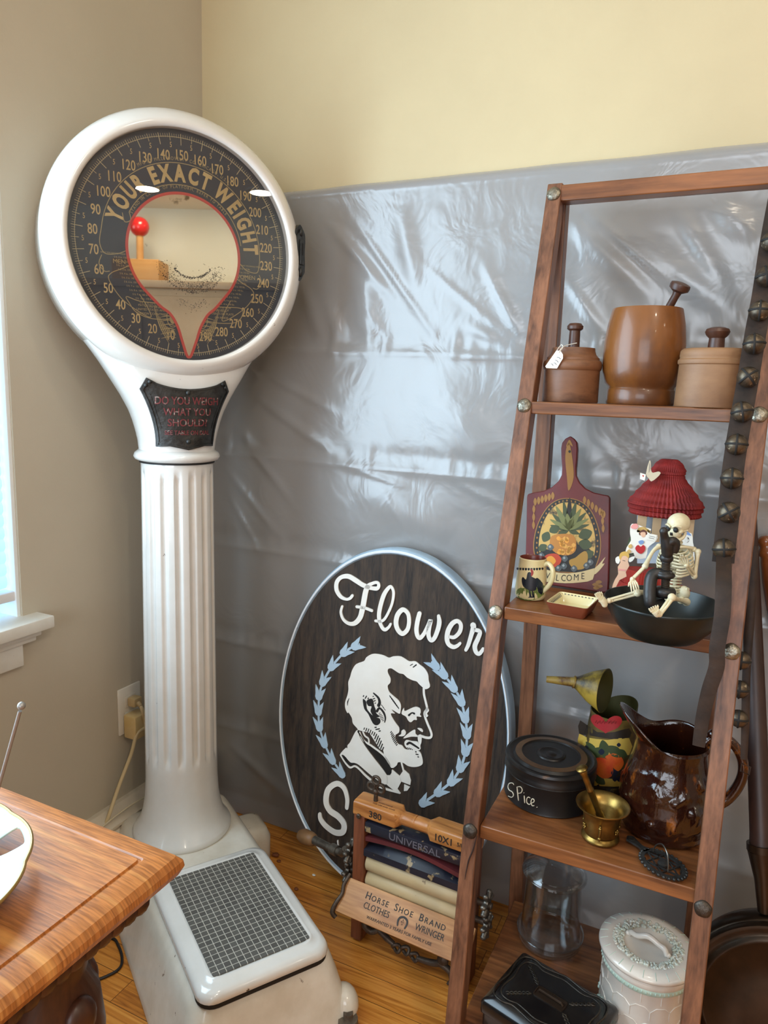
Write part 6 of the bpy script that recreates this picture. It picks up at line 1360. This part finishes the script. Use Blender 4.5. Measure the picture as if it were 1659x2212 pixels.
# drain board with its printed maker's words
bt, bb_ = V((0, -.024, .146)), V((0, -.072, .100)); up_ = (bt-bb_); wid = up_.length; angb = math.degrees(math.atan2(up_.z, up_.y))
DB = T(WW/2, (bt.y+bb_.y)/2, (bt.z+bb_.z)/2) @ RX(angb)
b = wmb(); b.box((0, 0, -.006), (WW+.022, wid, .012), m=DB, bev=.0015); dbd = b.build('drain_board', M_wbrd, t, ang=30)
b = wmb()
def bt_(tx, sz, x, y, xs=1, rot=0, off=.0): b.text(tx, sz, DB @ T(x, y, .0004) @ RZ(rot), .0008, xs=xs, off=off)
x = -.088
for word in ('HORSE', 'SHOE', 'BRAND'):
    for i, ch in enumerate(word):
        s_ = .0185 if i == 0 else .0145; vs_, _ = text_geo(ch, .0008/s_, .006, 'LEFT'); b.text(ch, s_, DB @ T(x, .0085, .0004), .0008, 'LEFT', .95, .006); x += max(v.x for v in vs_)*s_*.95+.0022
    x += .011
bt_('CLOTHES', .0165, -.056, -.0085, .82); bt_('WRINGER', .0165, .060, -.0085, .82); bt_('WARRANTED 3 YEARS FOR FAMILY USE', .0078, .0, -.0235, 1.02)
b.ribbon(catmull([(-.0078, -.0125), (-.0096, -.005), (-.0075, .0015), (0, .0045), (.0075, .0015), (.0096, -.005), (.0078, -.0125)], 6), [.0028, .0036, .004, .004, .004, .0036, .0028], .0006, m=DB @ T(.003, -.001, .0002)); bt_('A', .004, .003, -.0025); bt_('B C', .004, .003, -.0065); bt_('D', .004, .003, -.0105)
b.build('maker_print', M_prn, dbd, ang=0)
b = wmb(); b.tube(catmull([V((-WW/2-.004, wid/2+.006, .002)), V((-WW/2-.008, wid*.25, .004)), V((-WW/2-.005, 0, .003)), V((-WW/2-.010, -wid*.3, .004)), V((-WW/2-.012, -wid/2-.004, .0)), V((-WW/2-.004, -wid/2-.010, -.006))], 5), [.0036, .0042, .0036, .0045, .0052, .0045], 10, m=DB); b.build('end_bracket', M_rust, dbd, ang=60)
b = wmb()                                                       # clamps below the board
b.tube(catmull([(.030, -.006, .085), (.036, -.016, .070), (.034, -.022, .052), (.048, -.020, .040), (.062, -.016, .050), (.058, -.010, .072)], 5), [.006, .007, .0075, .0065, .006, .006], 12)
b.tube(catmull([(.060, -.016, .048), (.085, -.018, .038), (.100, -.018, .032)], 5), [.005, .0065, .005], 12)
for c_ in ((.106, -.018, .026), (.126, -.018, .030), (.146, -.018, .024)): b.tube([(c_[0]+.0085*math.cos(2*PI*i/18), c_[1]+.003*math.sin(4*PI*i/18), c_[2]+.0075*math.sin(2*PI*i/18)) for i in range(18)], .0036, 8, closed=True)
b.tube(catmull([(.154, -.018, .024), (.185, -.018, .028), (.205, -.018, .040), (.212, -.014, .075)], 5), [.005, .0065, .0065, .0065], 12); b.tube(catmull([(.200, -.018, .036), (.222, -.018, .028), (.228, -.020, .012), (.222, -.022, .001)], 5), [.007, .0065, .004, .0028], 10); b.ball((.208, -.018, .045), (.012, .008, .012))
b.build('clamp', M_rust, t, ang=60)

# ------------------------------------------------------------------ oak cabinet, plate and radio in the near left corner
TX1, TY1, TZ = -.437, .496, .711
def oak_top():
    m, n, l, b = newmat('quartersawn_oak'); tc = n.new('ShaderNodeTexCoord')
    mp = n.new('ShaderNodeMapping'); mp.inputs['Rotation'].default_value = (0, 0, R(-46)); mp.inputs['Scale'].default_value = (1.6, 62, 5); l.new(tc.outputs['Object'], mp.inputs[0])
    n1 = n.new('ShaderNodeTexNoise'); n1.inputs['Scale'].default_value = 1.0; n1.inputs['Detail'].default_value = 3; n1.inputs['Distortion'].default_value = 0.8; l.new(mp.outputs[0], n1.inputs['Vector'])
    mp2 = n.new('ShaderNodeMapping'); mp2.inputs['Rotation'].default_value = (0, 0, R(-40)); mp2.inputs['Scale'].default_value = (34, 480, 30); l.new(tc.outputs['Object'], mp2.inputs[0])
    n2 = n.new('ShaderNodeTexNoise'); n2.inputs['Scale'].default_value = 1.0; n2.inputs['Detail'].default_value = 4; l.new(mp2.outputs[0], n2.inputs['Vector'])
    r1 = n.new('ShaderNodeValToRGB'); r1.color_ramp.elements[0].position = 0.55; r1.color_ramp.elements[1].position = 0.66; l.new(n1.outputs['Fac'], r1.inputs[0])
    r2 = n.new('ShaderNodeValToRGB'); r2.color_ramp.elements[0].position = 0.36; r2.color_ramp.elements[1].position = 0.64
    r2.color_ramp.elements[0].color = (*s2l((146, 86, 36)), 1); r2.color_ramp.elements[1].color = (*s2l((192, 120, 58)), 1); l.new(n2.outputs['Fac'], r2.inputs[0])
    mx = n.new('ShaderNodeMix'); mx.data_type = 'RGBA'; ml = n.new('ShaderNodeMath'); ml.operation = 'MULTIPLY'; ml.inputs[1].default_value = .62; l.new(r1.outputs[0], ml.inputs[0]); l.new(ml.outputs[0], mx.inputs['Factor'])
    l.new(r2.outputs[0], mx.inputs['A']); mx.inputs['B'].default_value = (*s2l((226, 160, 88)), 1); l.new(mx.outputs['Result'], b.inputs['Base Color'])
    P_(b, 'Roughness', 0.42); P_(b, 'Coat Weight', 0.12); P_(b, 'Coat Roughness', 0.3)
    bp = n.new('ShaderNodeBump'); bp.inputs['Strength'].default_value = .18; bp.inputs['Distance'].default_value = .001; l.new(n2.outputs['Fac'], bp.inputs['Height']); l.new(bp.outputs[0], b.inputs['Normal']); return m
M_oak = oak_top(); M_oakd = wood('dark_oak_carcase', (42, 22, 14), (78, 42, 24), 'Z', 1.0, 0.4, 0.15)
tx0, ty0 = -1.16, -.32; cx_, cy_ = (tx0+TX1)/2, (ty0+TY1)/2; hx, hy = (TX1-tx0)/2, (TY1-ty0)/2
t = thing('oak_cabinet', 'golden oak cabinet with a rope-carved edge in the lower left corner', 'cabinet', (cx_, cy_, 0))
def rq4(i, z, r=.003): return [(p[0], p[1], z) for p in rrect(-hx+i, hx-i, -hy+i, hy-i, r, 2)]
b = MB(); loft(b, [rq4(.024, TZ-.028), rq4(.012, TZ-.0275), rq4(.004, TZ-.023), rq4(0, TZ-.015), rq4(.001, TZ-.009), rq4(.006, TZ-.0035), rq4(.016, TZ-.0012), rq4(.027, TZ-.0006), rq4(.0283, TZ-.0020), rq4(.0305, TZ-.0020), rq4(.0310, TZ)]); b.build('top', M_oak, t, ang=28)
b = MB()                                                       # rope moulding under the edge
def rope(p0, p1, r, n):
    for i in range(n):
        c_ = p0.lerp(p1, (i+.5)/n); d = (p1-p0).normalized(); m_ = T(*c_) @ d.to_track_quat('X', 'Z').to_matrix().to_4x4() @ RZ(0) @ RY(0) @ RX(0); b.ball((0, 0, 0), (r*1.15, r*1.0, r*1.0), m=m_ @ RY(28) @ RZ(24), su=10, sv=8)
rope(V((hx-.030, -hy+.03, TZ-.040)), V((hx-.030, hy-.03, TZ-.040)), .014, 50); rope(V((-hx+.03, hy-.030, TZ-.040)), V((hx-.03, hy-.030, TZ-.040)), .014, 42)
b.build('rope_moulding', M_oakd, t, ang=70)
b = MB(); b.box((0, 0, .660), (2*hx-.09, 2*hy-.09, .05), bev=.004); b.box((0, 0, .345), (2*hx-.20, 2*hy-.20, .60), bev=.004); b.box((0, 0, .03), (2*hx-.14, 2*hy-.14, .06), bev=.004); b.build('carcase', M_oakd, t, ang=30)
for sy in (1, -1):
    b = MB(); lx, ly = hx-.088, sy*(hy-.092)
    b.lathe([(.030, .0), (.036, .02), (.036, .05), (.026, .07), (.030, .10), (.032, .30), (.036, .42), (.045, .50), (.050, .545), (.046, .585), (.034, .61), (.038, .625), (.040, .64)], m=T(lx, ly, 0), seg=28)
    for k_ in range(5): b.ball((lx+.040, ly+.0, .44+.035*k_), (.012, .018, .022)); b.ball((lx, ly+sy*.040, .44+.035*k_), (.018, .012, .022))
    b.build('carved_pilaster', M_oakd, t, ang=60)
b = MB(); b.box((hx-.098, -.05, .36), (.008, .36, .42), bev=.003); b.box((hx-.093, -.05, .36), (.006, .30, .36), bev=.003); b.build('door', M_oakd, t, ang=30)
# porcelain plate
M_por = mat('pearly_porcelain', (176, 196, 192), 0.38, c2=(196, 194, 172), nscale=7, spec=0.25, c3=(158, 190, 194))
pc_ = V((-.6225, .311, TZ+.0006)); t = thing('porcelain_plate', 'pearly white scalloped porcelain plate with a pierced handle on the oak cabinet', 'plate', pc_)
b = MB(); na = 120; ho = R(62)
def pl(a, r): return r*(1+.028*abs(math.sin(4.5*a))**.7*(r/.12)**3)
pr_ = [(.001, .003), (.062, .003), (.070, .006), (.088, .013), (.098, .0165), (.108, .020), (.117, .0235), (.123, .0255)]
hole_r = (5, 6); vs_, fs = [], []
for side in (0, 1):
    for (r, z) in pr_: vs_ += [(pl(2*PI*i/na, r)*math.cos(2*PI*i/na), pl(2*PI*i/na, r)*math.sin(2*PI*i/na), z-side*.0028) for i in range(na)]
nr = len(pr_)
def isin(k_, i):
    da = (2*PI*(i+.5)/na-ho+PI) % (2*PI)-PI; return k_ in (4, 5) and abs(da) < .12
for side in (0, 1):
    o_ = side*nr*na
    for k_ in range(nr-1):
        for i in range(na):
            if isin(k_, i): continue
            j = (i+1) % na; fs.append((o_+k_*na+i, o_+k_*na+j, o_+(k_+1)*na+j, o_+(k_+1)*na+i))
for i in range(na):
    j = (i+1) % na; fs.append(((nr-1)*na+i, (nr-1)*na+j, nr*na+(nr-1)*na+j, nr*na+(nr-1)*na+i)); 
    if isin(4, i): fs += [(4*na+i, 4*na+j, nr*na+4*na+j, nr*na+4*na+i), (6*na+i, 6*na+j, nr*na+6*na+j, nr*na+6*na+i)]
    if isin(4, i) != isin(4, j):
        for k_ in (4, 5): fs.append((k_*na+j, (k_+1)*na+j, nr*na+(k_+1)*na+j, nr*na+k_*na+j))
b.raw(vs_, fs); b.shell([(.060, .0), (.066, .0), (.064, .004), (.060, .004)], seg=64); plt = b.build('dish', M_por, t, ang=70, sub=1)
b = MB(); b.tube([(pl(2*PI*i/na, .123)*math.cos(2*PI*i/na), pl(2*PI*i/na, .123)*math.sin(2*PI*i/na), .0245) for i in range(na)], .0016, 6, closed=True); b.build('gilt_edge', mat('worn_gilt', (168, 140, 82), 0.35, metal=0.6), plt, ang=60)
# small radio with a raised aerial
a0, a1 = UY(48, 1519, .27), UY(0, 1690, .27); dv = (a1-a0).normalized(); a2 = a0+dv*((.790-a0.z)/dv.z); rc = V((-.4560, .258, TZ+.0006))
t = thing('portable_radio', 'small portable radio on the oak cabinet with its thin chrome aerial raised', 'radio', rc)
b = MB(); b.box((0, 0, .040), (.036, .026, .080), bev=.004); b.build('radio_body', mat('dark_grey_plastic', (52, 52, 54), 0.45), t, ang=40)
b = MB()
for i in range(9): b.box((0, -.0135, .012+.006*i), (.026, .003, .003))
b.build('speaker_grille', mat('grille_grey', (120, 120, 120), 0.4, metal=0.5), t)
M_chr = mat('dull_chrome', (150, 150, 150), 0.4, metal=0.6); L_ = (a0-a2).length
b = MB(); P = [a2-rc+(-dv)*(L_*f) for f in (0, .28, .281, .62, .621, .97)]; b.tube(P, [.0019, .0019, .0015, .0015, .0011, .0011], 12); b.ball(a0-rc+dv*.002, .0024, su=12, sv=8); b.tube([a2-rc, V((.0, .006, a2.z-rc.z-.004))], .003, 10); b.ball(a2-rc, .004, su=12, sv=8); b.build('aerial', M_chr, t, ang=60)

# ------------------------------------------------------------------ wall outlet, adapter and cords on the left wall
oy, oz = 1.2095, .3885
t = thing('wall_outlet', 'white wall outlet plate beside the column of the weighing scale', 'outlet', (XL, oy, oz))
b = MB(); b.box((.003, 0, 0), (.006, .070, .115), bev=.0025); b.build('cover_plate', mat('white_plastic_plate', (232, 226, 214), 0.35), t, ang=40)
M_ivy = mat('aged_ivory_plastic', (226, 204, 158), 0.4, c2=(216, 186, 124), nscale=14)
b = MB(); 
for dz in (.0195, -.0195): b.box((.0065, 0, dz), (.003, .034, .028), bev=.002)
b.build('sockets', mat('white_socket_plastic', (224, 216, 202), 0.4), t, ang=40)
t = thing('power_adapter', 'ivory plug-in power adapter block in the lower socket of the wall outlet', 'adapter', (XL+.0085, oy-.004, oz-.028))
b = MB(); b.box((.020, 0, -.006), (.038, .044, .058), bev=.004); b.build('adapter_block', M_ivy, t, ang=40)
t = thing('extension_lead', 'tan power cord with a plug in the upper socket running down behind the cabinet', 'cord', (XL+.0085, oy, oz+.022))
b = MB(); b.box((.013, 0, 0), (.024, .026, .022), bev=.004); b.cyl((.024, 0, -.002), (.034, -.002, -.008), .0062, .0045); b.build('plug', mat('tan_plug', (196, 172, 128), 0.45), t, ang=40)
b = MB(); o_ = V((XL+.0085, oy, oz+.022)); P = [V((.030, -.001, -.006)), V((.040, -.002, -.020)), V((.040, .004, -.06)), UX(296, 1585, -1.192)-o_, UX(283, 1630, -1.20)-o_, UX(258, 1695, -1.205)-o_, UX(234, 1765, -1.205)-o_, UX(215, 1820, -1.205)-o_, V((.03, -.19, -oz+.02)), V((.05, -.3, -.395-.0)) ]
P[-2] = V((.060, -.19, .09-o_.z)); P[-1] = V((.066, -.33, .0045-o_.z)); b.tube(catmull(P, 6), .0044, 10); b.build('cord', mat('tan_cord', (216, 196, 154), 0.5), t, ang=60)
t = tag(None or (lambda b: (b.tube(catmull([V((XL+.061, 1.38, .152)), V((XL+.052, 1.30, .155)), V((XL+.045, 1.20, .168)), V((XL+.042, 1.12, .166)), V((XL+.05, 1.0, .155)), V((XL+.062, .9, .14))], 6), .0022, 8), b.build('thin_cord', mat('ivory_thin_cord', (214, 200, 170), 0.5), ang=60))[1])(MB()), 'thin ivory cord lying along the top of the low heater casing', 'cord')
b = MB(); b.tube(catmull([(-1.15, .80, .003), (-1.12, .90, .003), (-1.075, .975, .003), (-1.035, .968, .003), (-.995, .935, .003), (-1.0, .90, .003), (-1.04, .84, .003), (-1.08, .70, .003)], 7), .0028, 8)
tag(b.build('black_cable', mat('black_rubber_cable', (26, 24, 24), 0.5), ang=60), 'thin black cable curving over the floor beside the scale base', 'cable')
# crumbs of dry bark and chips on the floor by the scale
rg = random.Random(21); M_crumb = mat('brown_chip', (120, 66, 34), 0.6)
for i, (px_, py_, s_) in enumerate(((596, 1850, .010), (640, 1922, .006), (602, 1862, .006), (678, 1892, .0045), (580, 1846, .005))):
    p = UZ(px_, py_, 0); b = MB(); b.ball((0, 0, s_*.4), (s_, s_*.8, s_*.4), su=8, sv=6, fn=lambda co: co*(1+.25*NZ.noise(co*140+V((i*7, 0, 0)))))
    tag(b.build('floor_chip', M_crumb if i != 3 else M_white, loc=(p.x, p.y, .0004)), 'small brown chip lying on the floorboards right of the scale base' if i != 3 else 'tiny white chip lying on the floorboards right of the scale base', 'chip', 'chips on the floor')
# ------------------------------------------------------------------ what the mirror sees: cupboard on the far wall with a peg toy on top
t = thing('tall_cupboard', 'tall beige cupboard on the far wall, seen only in the dial mirror', 'cupboard', (2.91, -.25, 0))
M_cup = mat('beige_cupboard', (176, 158, 138), 0.5, c2=(166, 148, 128), nscale=6)
b = MB(); b.box((0, 0, .915), (.40, 2.3, 1.81), bev=.004); b.build('cupboard_body', M_cup, t, ang=30)
b = MB(); b.box((-.01, 0, 1.845), (.46, 2.36, .05), bev=.006); b.build('cornice', M_cup, t, ang=30)
for y in (-.575, .575): b = MB(); b.box((-.206, y, .92), (.016, 1.10, 1.70), bev=.004); d_ = b.build('door', M_cup, t, ang=30); b = MB(); b.ball((-.228, y*.12, .95), .016); b.build('knob', M_rust, d_)
t = thing('peg_toy', 'wooden block with a red ball on a peg, seen only in the dial mirror', 'toy', (2.86, -.33, 1.8705))
M_pine = mat('pale_pine', (206, 158, 102), 0.45, c2=(190, 140, 84), nscale=5, stretch=(1, .3, 3))
b = MB(); b.box((0, 0, .075), (.22, .34, .15), bev=.008); b.build('block', M_pine, t, ang=40)
b = MB(); b.cyl((0, 0, .148), (0, 0, .335), .025, .025, 24); b.build('peg', M_pine, t)
b = MB(); b.ball((0, 0, .385), .068, su=32, sv=20); b.build('red_ball', mat('red_lacquer', (196, 36, 40), 0.25, coat=0.5), t)
